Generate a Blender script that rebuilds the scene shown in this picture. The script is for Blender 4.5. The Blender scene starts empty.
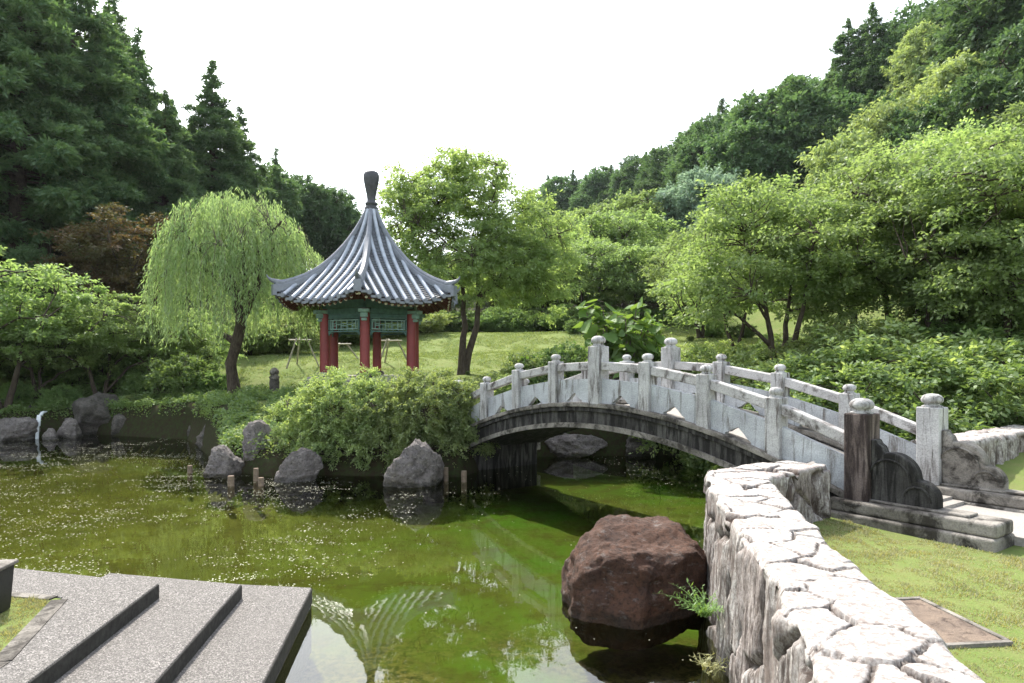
import bpy, bmesh, math, random
import numpy as np
from mathutils import Vector, Matrix, noise as mn

# ------------------------------------------------------------------ basics
scene = bpy.context.scene
COL = scene.collection
CAMZ, F, HORIZON = 2.37, 700.0, 359.0
random.seed(7)

def world_x(px, d):            # metres right of the camera axis for an angle read off the photograph
    return (px - 512.0) * d / F
def world_z(py, d):
    return CAMZ - (py - HORIZON) * d / F

def tag(o, label=None, cat=None, group=None, kind=None):
    if label: o['label'] = label
    if cat: o['category'] = cat
    if group: o['group'] = group
    if kind: o['kind'] = kind
    return o

def link(name, me, mat=None, parent=None, loc=None, rz=0.0):
    o = bpy.data.objects.new(name, me)
    COL.objects.link(o)
    if me is not None and mat is not None and len(me.materials) == 0:
        me.materials.append(mat)
    if parent is not None: o.parent = parent
    if loc is not None: o.location = loc
    o.rotation_euler[2] = rz
    return o

def empty(name, loc=(0, 0, 0), rz=0.0):
    o = bpy.data.objects.new(name, None)
    COL.objects.link(o); o.location = loc; o.rotation_euler[2] = rz
    o.empty_display_size = 0.2
    return o

def copy_tree(o, parent=None):
    c = o.copy(); COL.objects.link(c); c.parent = parent
    for ch in list(o.children): copy_tree(ch, c)
    return c

def np_mesh(name, V, quads=None, tris=None, smooth=False):
    me = bpy.data.meshes.new(name)
    V = np.asarray(V, dtype=np.float32)
    nq = 0 if quads is None else len(quads); nt = 0 if tris is None else len(tris)
    me.vertices.add(len(V)); me.vertices.foreach_set('co', V.ravel())
    idx = []; start = []; tot = []
    if nq:
        idx.append(np.asarray(quads, dtype=np.int32).ravel()); start.append(np.arange(nq) * 4); tot.append(np.full(nq, 4))
    if nt:
        idx.append(np.asarray(tris, dtype=np.int32).ravel()); start.append(nq * 4 + np.arange(nt) * 3); tot.append(np.full(nt, 3))
    idx = np.concatenate(idx).astype(np.int32); start = np.concatenate(start).astype(np.int32)
    me.loops.add(len(idx)); me.loops.foreach_set('vertex_index', idx)
    me.polygons.add(nq + nt); me.polygons.foreach_set('loop_start', start)
    if smooth: me.polygons.foreach_set('use_smooth', np.ones(nq + nt, dtype=bool))
    me.update(calc_edges=True)
    return me

class MB:
    """collects shapes into one mesh"""
    def __init__(s): s.v = []; s.f = []; s.sm = []
    def add(s, vs, fs, smooth=False):
        n = len(s.v); s.v += [tuple(v) for v in vs]; s.f += [tuple(i + n for i in f) for f in fs]; s.sm += [smooth] * len(fs)
    def box(s, c, size, rz=0.0, M=None):
        hx, hy, hz = size[0] / 2, size[1] / 2, size[2] / 2
        vs = [Vector((x * hx, y * hy, z * hz)) for z in (-1, 1) for y in (-1, 1) for x in (-1, 1)]
        R = M if M is not None else Matrix.Rotation(rz, 3, 'Z')
        vs = [R @ v + Vector(c) for v in vs]
        s.add(vs, [(0, 2, 3, 1), (4, 5, 7, 6), (0, 1, 5, 4), (2, 6, 7, 3), (0, 4, 6, 2), (1, 3, 7, 5)])
    def tube(s, pts, radii, sides=7, cap=True):
        pts = [Vector(p) for p in pts]
        if not hasattr(radii, '__len__'): radii = [radii] * len(pts)
        rings = []; up = Vector((0.13, 0.21, 1)).normalized()
        for i, p in enumerate(pts):
            t = (pts[min(i + 1, len(pts) - 1)] - pts[max(i - 1, 0)])
            if t.length < 1e-9: t = Vector((0, 0, 1))
            t.normalize()
            a = t.cross(up)
            if a.length < 0.05: a = t.cross(Vector((1, 0, 0)))
            a.normalize(); b = t.cross(a)
            rings.append([p + (a * math.cos(2 * math.pi * k / sides) + b * math.sin(2 * math.pi * k / sides)) * radii[i] for k in range(sides)])
        vs = [v for r in rings for v in r]; fs = []
        for i in range(len(pts) - 1):
            for k in range(sides):
                k2 = (k + 1) % sides
                fs.append((i * sides + k, (i + 1) * sides + k, (i + 1) * sides + k2, i * sides + k2))
        s.add(vs, fs, True)
        if cap:
            s.add(rings[0], [tuple(range(sides))]); s.add(rings[-1], [tuple(reversed(range(sides)))])
    def lathe(s, prof, c=(0, 0, 0), sides=24):
        vs = []; fs = []
        for r, z in prof:
            for k in range(sides):
                a = 2 * math.pi * k / sides
                vs.append((c[0] + r * math.cos(a), c[1] + r * math.sin(a), c[2] + z))
        for i in range(len(prof) - 1):
            for k in range(sides):
                k2 = (k + 1) % sides
                fs.append((i * sides + k, i * sides + k2, (i + 1) * sides + k2, (i + 1) * sides + k))
        s.add(vs, fs, True)
        s.add([vs[k] for k in range(sides)], [tuple(reversed(range(sides)))])
        s.add([vs[-sides + k] for k in range(sides)], [tuple(range(sides))])
    def prism(s, poly, z0, z1):      # footprint polygon (counter-clockwise) between z0 and z1
        n = len(poly)
        vs = [(p[0], p[1], z0) for p in poly] + [(p[0], p[1], z1) for p in poly]
        fs = [tuple(reversed(range(n))), tuple(range(n, 2 * n))]
        fs += [(i, (i + 1) % n, n + (i + 1) % n, n + i) for i in range(n)]
        s.add(vs, fs)
    def side(s, poly, y0, y1):       # outline in x,z given thickness along y
        n = len(poly)
        vs = [(p[0], y0, p[1]) for p in poly] + [(p[0], y1, p[1]) for p in poly]
        fs = [tuple(range(n)), tuple(reversed(range(n, 2 * n)))]
        fs += [(i, n + i, n + (i + 1) % n, (i + 1) % n) for i in range(n)]
        s.add(vs, fs)
    def build(s, name, mat, parent=None, loc=None, rz=0.0, bevel=0.0, seg=2, mat2=None, split=None, weld=0.0):
        me = bpy.data.meshes.new(name); me.from_pydata(s.v, [], s.f)
        if mat2 is not None:
            me.materials.append(mat); me.materials.append(mat2); me.polygons.foreach_set('material_index', [0 if k < split else 1 for k in range(len(s.f))])
        me.polygons.foreach_set('use_smooth', s.sm)
        bm = bmesh.new(); bm.from_mesh(me)
        if weld: bmesh.ops.remove_doubles(bm, verts=bm.verts, dist=weld)
        bmesh.ops.recalc_face_normals(bm, faces=bm.faces)
        bm.to_mesh(me); bm.free(); me.update()
        o = link(name, me, mat, parent, loc, rz)
        if bevel:
            m = o.modifiers.new('bevel', 'BEVEL'); m.width = bevel; m.segments = seg; m.limit_method = 'ANGLE'
        return o

# ------------------------------------------------------------------ materials
def new_mat(name):
    m = bpy.data.materials.new(name); m.use_nodes = True
    nt = m.node_tree; nt.nodes.clear()
    out = nt.nodes.new('ShaderNodeOutputMaterial')
    return m, nt, out
def N(nt, typ, **kw):
    n = nt.nodes.new(typ)
    for k, v in kw.items():
        if k in n.inputs: n.inputs[k].default_value = v
        else: setattr(n, k, v)
    return n
def L(nt, a, b): nt.links.new(a, b)
def coords(nt, scale=(1, 1, 1), kind='Object'):
    tc = N(nt, 'ShaderNodeTexCoord'); mp = N(nt, 'ShaderNodeMapping'); mp.inputs['Scale'].default_value = scale
    L(nt, tc.outputs[kind], mp.inputs['Vector']); return mp.outputs['Vector']
def noise(nt, vec, scale, detail=6, rough=0.6, dist=0.0):
    n = N(nt, 'ShaderNodeTexNoise'); n.inputs['Scale'].default_value = scale; n.inputs['Detail'].default_value = detail
    n.inputs['Roughness'].default_value = rough; n.inputs['Distortion'].default_value = dist
    L(nt, vec, n.inputs['Vector']); return n.outputs['Fac']
def ramp(nt, fac, stops):
    r = N(nt, 'ShaderNodeValToRGB'); cr = r.color_ramp
    while len(cr.elements) < len(stops): cr.elements.new(0.5)
    for e, (p, c) in zip(cr.elements, stops):
        e.position = p; e.color = (c, c, c, 1) if not hasattr(c, '__len__') else (*c, 1)
    L(nt, fac, r.inputs['Fac']); return r.outputs['Color']
def mixc(nt, fac, a, b, typ='MIX'):
    m = N(nt, 'ShaderNodeMix', data_type='RGBA', blend_type=typ)
    for sock, val in ((m.inputs[0], fac), (m.inputs[6], a), (m.inputs[7], b)):
        if hasattr(val, 'is_linked'): L(nt, val, sock)
        elif hasattr(val, '__len__'): sock.default_value = (*val, 1)
        else: sock.default_value = val
    return m.outputs[2]
def bump(nt, h, strength=0.5, dist=0.02, prev=None):
    b = N(nt, 'ShaderNodeBump'); b.inputs['Strength'].default_value = strength; b.inputs['Distance'].default_value = dist
    L(nt, h, b.inputs['Height'])
    if prev is not None: L(nt, prev, b.inputs['Normal'])
    return b.outputs['Normal']
def pbsdf(nt, out, color, rough=0.8, normal=None, spec=0.3, metal=0.0):
    p = N(nt, 'ShaderNodeBsdfPrincipled')
    if hasattr(color, 'is_linked'): L(nt, color, p.inputs['Base Color'])
    else: p.inputs['Base Color'].default_value = (*color, 1)
    if hasattr(rough, 'is_linked'): L(nt, rough, p.inputs['Roughness'])
    else: p.inputs['Roughness'].default_value = rough
    p.inputs['Specular IOR Level'].default_value = spec; p.inputs['Metallic'].default_value = metal
    if normal is not None: L(nt, normal, p.inputs['Normal'])
    L(nt, p.outputs[0], out.inputs['Surface']); return p

def leaf_mat(name, c1, c2, c3=None, trans=0.45, clump=0.6, tint=(1.25, 1.15, 0.55)):
    """leaf: diffuse plus light coming through; each leaf its own tone, whole boughs drift in hue"""
    m, nt, out = new_mat(name)
    geo = N(nt, 'ShaderNodeNewGeometry'); info = N(nt, 'ShaderNodeObjectInfo')
    v = coords(nt, (1, 1, 1)); nz = noise(nt, v, clump, 3, 0.6)
    base = mixc(nt, ramp(nt, nz, [(0.35, 0.0), (0.65, 1.0)]), c1, c2)
    col = mixc(nt, ramp(nt, geo.outputs['Random Per Island'], [(0.0, 0.0), (1.0, 0.55)]), base, c3 if c3 else tuple(min(1, x * 1.5) for x in c2))
    hs = N(nt, 'ShaderNodeHueSaturation')
    mr = N(nt, 'ShaderNodeMapRange'); L(nt, info.outputs['Random'], mr.inputs['Value'])
    mr.inputs['To Min'].default_value = 0.8; mr.inputs['To Max'].default_value = 1.2
    mh = N(nt, 'ShaderNodeMapRange'); L(nt, info.outputs['Random'], mh.inputs['Value'])
    mh.inputs['To Min'].default_value = 0.498; mh.inputs['To Max'].default_value = 0.51
    L(nt, mr.outputs[0], hs.inputs['Value']); L(nt, mh.outputs[0], hs.inputs['Hue']); L(nt, col, hs.inputs['Color']); hs.inputs['Saturation'].default_value = 0.86
    col = hs.outputs['Color']
    d = N(nt, 'ShaderNodeBsdfDiffuse'); L(nt, col, d.inputs['Color'])
    t = N(nt, 'ShaderNodeBsdfTranslucent'); L(nt, mixc(nt, 1.0, col, tint, 'MULTIPLY'), t.inputs['Color'])
    mx = N(nt, 'ShaderNodeMixShader'); mx.inputs[0].default_value = trans
    L(nt, d.outputs[0], mx.inputs[1]); L(nt, t.outputs[0], mx.inputs[2])
    g = N(nt, 'ShaderNodeBsdfGlossy'); g.inputs['Roughness'].default_value = 0.5; g.inputs['Color'].default_value = (0.9, 0.95, 0.9, 1)
    m2 = N(nt, 'ShaderNodeMixShader'); m2.inputs[0].default_value = 0.025
    L(nt, mx.outputs[0], m2.inputs[1]); L(nt, g.outputs[0], m2.inputs[2])
    L(nt, m2.outputs[0], out.inputs['Surface'])
    return m

def bark_mat(name, c1, c2):
    m, nt, out = new_mat(name); v = coords(nt, (6, 6, 1.5)); n = noise(nt, v, 3, 8, 0.7)
    pbsdf(nt, out, mixc(nt, ramp(nt, n, [(0.35, 0.0), (0.7, 1.0)]), c1, c2), 0.9, bump(nt, n, 0.8, 0.03), 0.15); return m

def stone_mat(name, light, mid, dark, amount=0.5, streak=True, bumps=0.5, scale=1.0, speck=0.25):
    """weathered stone: pale base, grey clouds, black runs of old rain water, fine grain"""
    m, nt, out = new_mat(name); v = coords(nt)
    big = noise(nt, v, 1.7 * scale, 6, 0.65); vs = coords(nt, (7, 7, 0.9) if streak else (2.5, 2.5, 2.5))
    st = noise(nt, vs, 1.3 * scale, 6, 0.7, 0.6); fine = noise(nt, v, 60 * scale, 3, 0.7)
    col = mixc(nt, ramp(nt, big, [(0.35, 0.0), (0.62, 1.0)]), light, mid)
    a = 0.62 - 0.3 * amount
    col = mixc(nt, ramp(nt, st, [(a, 0.0), (a + 0.13, 1.0)]), col, dark)
    col = mixc(nt, speck, col, ramp(nt, fine, [(0.35, 0.15), (0.6, 0.9)]), 'OVERLAY')
    nn = bump(nt, fine, 0.25 * bumps, 0.01); nn = bump(nt, noise(nt, v, 9 * scale, 6, 0.7), bumps, 0.03, nn)
    pbsdf(nt, out, col, 0.85, nn, 0.25); return m

def plain_mat(name, c, rough=0.6, vary=0.25, spec=0.3, scale=6, bumps=0.1):
    m, nt, out = new_mat(name); v = coords(nt); n = noise(nt, v, scale, 6, 0.65)
    col = mixc(nt, ramp(nt, n, [(0.3, 0.0), (0.7, 1.0)]), tuple(x * (1 - vary) for x in c), tuple(min(1, x * (1 + vary)) for x in c))
    pbsdf(nt, out, col, rough, bump(nt, n, bumps, 0.01), spec); return m

M = {}
M['bark'] = bark_mat('grey_bark', (0.035, 0.026, 0.02), (0.11, 0.09, 0.07))
M['bark_pale'] = bark_mat('pale_bark', (0.07, 0.06, 0.045), (0.2, 0.17, 0.13))
M['willow_leaf'] = leaf_mat('willow_leaf', (0.17, 0.28, 0.08), (0.24, 0.34, 0.11), (0.38, 0.45, 0.22), 0.52, 0.6, (1.2, 1.25, 0.8))
M['light_leaf'] = leaf_mat('light_leaf', (0.2, 0.34, 0.08), (0.27, 0.42, 0.11), (0.4, 0.52, 0.22), 0.62, 0.6, (1.35, 1.3, 0.75))
M['maple_leaf'] = leaf_mat('maple_leaf', (0.135, 0.225, 0.045), (0.205, 0.285, 0.06), (0.33, 0.4, 0.16), 0.58, 0.6, (1.2, 1.25, 0.8))
M['cherry_leaf'] = leaf_mat('cherry_leaf', (0.125, 0.2, 0.045), (0.18, 0.25, 0.06), (0.26, 0.33, 0.12), 0.56, 0.6, (1.2, 1.25, 0.8))
M['red_leaf'] = leaf_mat('reddish_leaf', (0.12, 0.065, 0.03), (0.07, 0.1, 0.03), (0.14, 0.1, 0.05), 0.42)
M['azalea_leaf'] = leaf_mat('azalea_leaf', (0.13, 0.22, 0.045), (0.22, 0.31, 0.065), (0.44, 0.51, 0.25), 0.5, 2.0, (1.35, 1.3, 0.7))
M['shrub_leaf'] = leaf_mat('shrub_leaf', (0.085, 0.17, 0.035), (0.15, 0.25, 0.05), (0.24, 0.34, 0.12), 0.48, 1.5, (1.35, 1.3, 0.7))
M['dark_leaf'] = leaf_mat('dark_evergreen_leaf', (0.05, 0.12, 0.045), (0.085, 0.165, 0.055), (0.14, 0.23, 0.085), 0.4, 0.4, (1.3, 1.3, 0.75))
M['cedar_leaf'] = leaf_mat('cedar_leaf', (0.045, 0.125, 0.05), (0.09, 0.185, 0.065), (0.17, 0.26, 0.1), 0.45, 0.35, (1.35, 1.3, 0.7))
M['bamboo_leaf'] = leaf_mat('bamboo_leaf', (0.18, 0.27, 0.08), (0.25, 0.34, 0.1), (0.36, 0.44, 0.18), 0.5, 0.5, (1.35, 1.3, 0.7))
M['silver_leaf'] = leaf_mat('grey_green_leaf', (0.13, 0.24, 0.15), (0.2, 0.32, 0.2), (0.32, 0.44, 0.3), 0.45, 0.5, (1.1, 1.1, 0.9))
M['big_leaf'] = leaf_mat('big_soft_leaf', (0.10, 0.22, 0.03), (0.14, 0.28, 0.04), (0.2, 0.34, 0.07), 0.5, 2.0)
M['grass_blade'] = leaf_mat('grass_blade', (0.20, 0.205, 0.075), (0.27, 0.265, 0.11), (0.4, 0.37, 0.2), 0.4, 1.2)

M['lawn_blade'] = leaf_mat('lawn_blade', (0.13, 0.20, 0.05), (0.18, 0.25, 0.065), (0.26, 0.31, 0.11), 0.4, 0.6)
M['granite'] = stone_mat('weathered_granite', (0.46, 0.46, 0.45), (0.28, 0.275, 0.27), (0.085, 0.075, 0.068), 0.40)
M['granite_rail'] = stone_mat('rail_granite', (0.44, 0.43, 0.42), (0.30, 0.29, 0.28), (0.085, 0.075, 0.068), 0.42, False)
M['granite_panel'] = stone_mat('pale_granite_panel', (0.43, 0.45, 0.46), (0.29, 0.30, 0.31), (0.13, 0.12, 0.11), 0.32)
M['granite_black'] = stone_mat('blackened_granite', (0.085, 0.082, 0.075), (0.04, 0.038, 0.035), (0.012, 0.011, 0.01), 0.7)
M['granite_brown'] = stone_mat('brown_stained_granite', (0.17, 0.14, 0.125), (0.085, 0.062, 0.055), (0.03, 0.022, 0.02), 0.6)
M['kerbstone'] = stone_mat('plinth_granite', (0.25, 0.232, 0.205), (0.12, 0.11, 0.095), (0.035, 0.031, 0.026), 0.5, False)
M['column_red'] = plain_mat('red_paint', (0.19, 0.034, 0.034), 0.55, 0.2, 0.4, 3)
M['beam_green'] = plain_mat('green_paint', (0.065, 0.13, 0.115), 0.6, 0.3, 0.3, 8)
M['beam_pale'] = plain_mat('pale_green_paint', (0.2, 0.31, 0.28), 0.6, 0.3, 0.3, 8)
M['rafter_red'] = plain_mat('dark_red_paint', (0.10, 0.03, 0.025), 0.6, 0.3, 0.3, 8)
M['rafter_end'] = plain_mat('pale_rafter_paint', (0.5, 0.45, 0.36), 0.6, 0.3, 0.3, 8)
M['wood_dark'] = plain_mat('dark_wood', (0.05, 0.035, 0.025), 0.8, 0.3)
M['stake'] = plain_mat('weathered_stake', (0.17, 0.13, 0.095), 0.85, 0.35, 0.2, 12)
M['bamboo_pole'] = plain_mat('old_bamboo', (0.3, 0.27, 0.2), 0.6, 0.3, 0.3, 5)
M['finial'] = plain_mat('dark_fired_clay', (0.045, 0.047, 0.052), 0.5, 0.4, 0.4, 9)
M['riser'] = plain_mat('damp_dark_concrete', (0.035, 0.034, 0.03), 0.8, 0.5, 0.2, 20, 0.3)  # shade of the step faces turned from the sun, put into the colour
M['dark_granite'] = plain_mat('dark_granite', (0.014, 0.015, 0.014), 0.6, 0.4, 0.4, 30, 0.2)

# roof tile: blue grey fired clay with a soft sheen, lichen patches
m, nt, out = new_mat('roof_tile'); v = coords(nt); n1 = noise(nt, v, 3.0, 6, 0.7); n2 = noise(nt, v, 22, 4, 0.6)
c = mixc(nt, ramp(nt, n1, [(0.35, 0.0), (0.7, 1.0)]), (0.22, 0.25, 0.30), (0.42, 0.46, 0.52))
c = mixc(nt, ramp(nt, n2, [(0.5, 0.0), (0.75, 0.6)]), c, (0.33, 0.34, 0.34))
pbsdf(nt, out, c, ramp(nt, n2, [(0.3, 0.3), (0.7, 0.5)]), bump(nt, n2, 0.15, 0.01), 0.8); M['tile'] = m  # ribs coloured paler to look sunlit against the gaps
m, nt, out = new_mat('pan_tile'); v = coords(nt); n1 = noise(nt, v, 6.0, 6, 0.7)
pbsdf(nt, out, mixc(nt, n1, (0.02, 0.023, 0.028), (0.1, 0.11, 0.125)), 0.55, bump(nt, n1, 0.2, 0.01), 0.4); M['pan'] = m  # pan tiles darkened in colour for the shade between ribs
m, nt, out = new_mat('ridge_tile'); v = coords(nt); n1 = noise(nt, v, 5.0, 6, 0.7)
pbsdf(nt, out, mixc(nt, n1, (0.06, 0.066, 0.078), (0.24, 0.26, 0.30)), 0.45, bump(nt, n1, 0.2, 0.01), 0.6); M['ridge'] = m

# exposed aggregate concrete of the steps
m, nt, out = new_mat('pebble_concrete'); v = coords(nt)
vo = N(nt, 'ShaderNodeTexVoronoi'); vo.inputs['Scale'].default_value = 125; L(nt, v, vo.inputs['Vector'])
sep = N(nt, 'ShaderNodeSeparateColor'); L(nt, vo.outputs['Color'], sep.inputs[0])
c = ramp(nt, sep.outputs[0], [(0.0, (0.035, 0.032, 0.03)), (0.3, (0.09, 0.086, 0.08)), (0.75, (0.16, 0.15, 0.14)), (1.0, (0.34, 0.32, 0.3))])
big = noise(nt, v, 1.3, 6, 0.65); c = mixc(nt, ramp(nt, big, [(0.35, 0.0), (0.7, 0.45)]), c, (0.13, 0.12, 0.11))
med = noise(nt, v, 14, 6, 0.65); c = mixc(nt, ramp(nt, med, [(0.45, 0.0), (0.7, 0.35)]), c, (0.1, 0.095, 0.085))
pbsdf(nt, out, c, 0.85, bump(nt, vo.outputs['Distance'], 0.6, 0.006), 0.25); M['pebble'] = m
m, nt, out = new_mat('pale_concrete'); v = coords(nt); n1 = noise(nt, v, 40, 4, 0.7); n2 = noise(nt, v, 2.0, 6, 0.7)
c = mixc(nt, n2, (0.34, 0.315, 0.28), (0.22, 0.205, 0.19)); c = mixc(nt, 0.3, c, ramp(nt, n1, [(0.35, 0.2), (0.65, 0.9)]), 'OVERLAY')
pbsdf(nt, out, c, 0.85, bump(nt, n1, 0.3, 0.005), 0.2); M['path'] = m

# rocks
def rock_mat(name, a, b, c3, dark, bs=1.0):
    m, nt, out = new_mat(name); v = coords(nt)
    n1 = noise(nt, v, 2.2 * bs, 8, 0.7, 0.5); n2 = noise(nt, v, 14 * bs, 8, 0.75); n3 = noise(nt, coords(nt, (1, 1, 2.5)), 5 * bs, 6, 0.7)
    c = mixc(nt, ramp(nt, n1, [(0.38, 0.0), (0.6, 1.0)]), a, b)
    c = mixc(nt, ramp(nt, n3, [(0.56, 0.0), (0.68, 0.8)]), c, c3)
    c = mixc(nt, ramp(nt, n2, [(0.35, 0.85), (0.5, 0.0)]), c, dark)
    gp = N(nt, 'ShaderNodeNewGeometry'); sz_ = N(nt, 'ShaderNodeSeparateXYZ'); L(nt, gp.outputs['Position'], sz_.inputs[0])
    wl_ = N(nt, 'ShaderNodeMath', operation='MULTIPLY_ADD'); L(nt, n1, wl_.inputs[0]); wl_.inputs[1].default_value = -0.16; L(nt, sz_.outputs[2], wl_.inputs[2])
    wb = ramp(nt, wl_.outputs[0], [(0.0, 0.5), (0.04, 0.0)])
    c = mixc(nt, wb, c, (0.014, 0.015, 0.009))
    pbsdf(nt, out, c, 0.8, bump(nt, n2, 1.0, 0.05, bump(nt, n1, 0.8, 0.12)), 0.3); return m
M['rock_red'] = rock_mat('rusty_rock', (0.135, 0.066, 0.04), (0.075, 0.04, 0.027), (0.23, 0.2, 0.18), (0.022, 0.014, 0.011), 1.6)
M['rock_grey'] = rock_mat('grey_rock', (0.24, 0.215, 0.20), (0.14, 0.125, 0.115), (0.42, 0.38, 0.34), (0.035, 0.032, 0.03), 1.6)
M['rock_dark'] = rock_mat('dark_rock', (0.13, 0.115, 0.105), (0.075, 0.07, 0.06), (0.2, 0.19, 0.16), (0.018, 0.016, 0.014), 1.4)

# rubble wall, crack mask is carried by the mesh (open joints full of soil)
m, nt, out = new_mat('rubble_wall'); v = coords(nt); at = N(nt, 'ShaderNodeAttribute'); at.attribute_name = 'joint'
n1 = noise(nt, v, 3.2, 8, 0.7, 0.4); n2 = noise(nt, v, 26, 8, 0.75); n3 = noise(nt, coords(nt, (9, 9, 1.3)), 2.2, 8, 0.75, 0.4)
n4 = noise(nt, v, 1.6, 5, 0.6)
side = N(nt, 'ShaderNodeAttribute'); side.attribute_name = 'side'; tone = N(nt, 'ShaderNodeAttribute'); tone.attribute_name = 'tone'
c = mixc(nt, ramp(nt, n1, [(0.36, 0.0), (0.64, 1.0)]), (0.50, 0.48, 0.455), (0.36, 0.34, 0.32))
c = mixc(nt, ramp(nt, tone.outputs['Fac'], [(0.85, 0.0), (0.95, 0.6)]), c, (0.34, 0.29, 0.27))
c = mixc(nt, ramp(nt, n2, [(0.42, 0.8), (0.55, 0.0)]), c, (0.2, 0.165, 0.145))
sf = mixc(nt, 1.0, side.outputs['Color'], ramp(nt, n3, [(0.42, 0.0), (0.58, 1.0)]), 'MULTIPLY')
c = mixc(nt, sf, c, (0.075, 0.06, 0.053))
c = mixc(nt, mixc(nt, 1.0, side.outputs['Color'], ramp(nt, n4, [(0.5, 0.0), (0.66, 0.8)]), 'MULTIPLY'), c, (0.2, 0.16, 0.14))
c = mixc(nt, at.outputs['Fac'], c, (0.05, 0.035, 0.028))
gp = N(nt, 'ShaderNodeNewGeometry'); sz_ = N(nt, 'ShaderNodeSeparateXYZ'); L(nt, gp.outputs['Position'], sz_.inputs[0])
wl_ = N(nt, 'ShaderNodeMath', operation='MULTIPLY_ADD'); L(nt, n1, wl_.inputs[0]); wl_.inputs[1].default_value = -0.16; L(nt, sz_.outputs[2], wl_.inputs[2])
wb = ramp(nt, wl_.outputs[0], [(0.0, 0.5), (0.04, 0.0)])
c = mixc(nt, wb, c, (0.014, 0.015, 0.009))

nn = bump(nt, n2, 0.7, 0.012); nn = bump(nt, n3, 0.45, 0.03, nn)
pbsdf(nt, out, c, 0.9, nn, 0.2); M['wall'] = m

# ground: lawn, mottled, soil and leaf litter under trees and on banks
m, nt, out = new_mat('ground'); v = coords(nt)
a1 = N(nt, 'ShaderNodeAttribute'); a1.attribute_name = 'soil'
n1 = noise(nt, v, 0.5, 6, 0.65); n2 = noise(nt, v, 9, 6, 0.7); n3 = noise(nt, v, 60, 3, 0.7)
g = mixc(nt, ramp(nt, n1, [(0.35, 0.0), (0.65, 1.0)]), (0.095, 0.16, 0.036), (0.15, 0.205, 0.055))
g = mixc(nt, ramp(nt, n2, [(0.4, 0.0), (0.7, 0.55)]), g, (0.13, 0.16, 0.05))
g = mixc(nt, ramp(nt, n3, [(0.3, 0.5), (0.6, 0.0)]), g, (0.16, 0.14, 0.06))
n6 = noise(nt, v, 2.3, 6, 0.7); g = mixc(nt, ramp(nt, n6, [(0.45, 0.0), (0.68, 0.45)]), g, (0.2, 0.185, 0.085))
s = mixc(nt, ramp(nt, n2, [(0.4, 0.0), (0.65, 1.0)]), (0.03, 0.022, 0.014), (0.03, 0.045, 0.014))
pbsdf(nt, out, mixc(nt, a1.outputs['Fac'], g, s), 0.95, bump(nt, n3, 0.6, 0.02, bump(nt, n2, 0.4, 0.04)), 0.1); M['ground'] = m

# pond bed: algae and silt
m, nt, out = new_mat('pond_bed'); v = coords(nt)
n1 = noise(nt, v, 0.42, 5, 0.6, 0.6); n2 = noise(nt, v, 2.6, 8, 0.72); n3 = noise(nt, v, 17, 5, 0.7)
sx = N(nt, 'ShaderNodeSeparateXYZ'); L(nt, v, sx.inputs[0])
mr = N(nt, 'ShaderNodeMapRange'); L(nt, sx.outputs[0], mr.inputs['Value']); mr.inputs['From Min'].default_value = -4.5; mr.inputs['From Max'].default_value = 0.5
c0 = mixc(nt, ramp(nt, n1, [(0.35, 0.0), (0.65, 1.0)]), (0.125, 0.125, 0.026), (0.075, 0.082, 0.02))
c1 = mixc(nt, ramp(nt, n1, [(0.35, 0.0), (0.6, 1.0)]), (0.065, 0.155, 0.016), (0.105, 0.12, 0.026))
c = mixc(nt, mr.outputs[0], c0, c1)
c = mixc(nt, ramp(nt, n2, [(0.46, 0.0), (0.62, 0.75)]), c, (0.07, 0.062, 0.018))
my = N(nt, 'ShaderNodeMapRange'); L(nt, sx.outputs[1], my.inputs['Value']); my.inputs['From Min'].default_value = 7.6; my.inputs['From Max'].default_value = 6.2
n5 = noise(nt, v, 0.9, 4, 0.6)
zone = mixc(nt, 1.0, my.outputs[0], ramp(nt, n5, [(0.38, 0.0), (0.52, 1.0)]), 'MULTIPLY')
c = mixc(nt, zone, c, mixc(nt, ramp(nt, n3, [(0.44, 0.0), (0.56, 1.0)]), (0.035, 0.035, 0.012), (0.16, 0.13, 0.06)))
pbsdf(nt, out, c, 0.9, bump(nt, n2, 0.5, 0.05), 0.1); M['bed'] = m

# water: clear, tinted, mirror by Fresnel
m, nt, out = new_mat('pond_water'); v = coords(nt)
h1 = noise(nt, v, 1.1, 3, 0.5, 0.3); h2 = noise(nt, v, 7, 3, 0.5)
nn = bump(nt, h2, 0.03, 0.01, bump(nt, h1, 0.05, 0.05))
fr = N(nt, 'ShaderNodeFresnel'); fr.inputs['IOR'].default_value = 1.45; L(nt, nn, fr.inputs['Normal'])
tr = N(nt, 'ShaderNodeBsdfTransparent'); tr.inputs['Color'].default_value = (0.75, 0.8, 0.55, 1)
gl = N(nt, 'ShaderNodeBsdfGlossy'); gl.inputs['Roughness'].default_value = 0.015; L(nt, nn, gl.inputs['Normal'])
mx = N(nt, 'ShaderNodeMixShader'); L(nt, fr.outputs[0], mx.inputs[0]); L(nt, tr.outputs[0], mx.inputs[1]); L(nt, gl.outputs[0], mx.inputs[2])
L(nt, mx.outputs[0], out.inputs['Surface']); M['water'] = m
M['fleck'] = plain_mat('pale_petal', (0.40, 0.40, 0.30), 0.8, 0.4, 0.2, 3)
M['fall'] = plain_mat('falling_water', (0.6, 0.64, 0.66), 0.3, 0.2, 0.5, 10)
M['manhole'] = stone_mat('dusty_cover', (0.21, 0.16, 0.12), (0.15, 0.115, 0.09), (0.07, 0.05, 0.04), 0.3, False, 0.8, 3)

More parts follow.
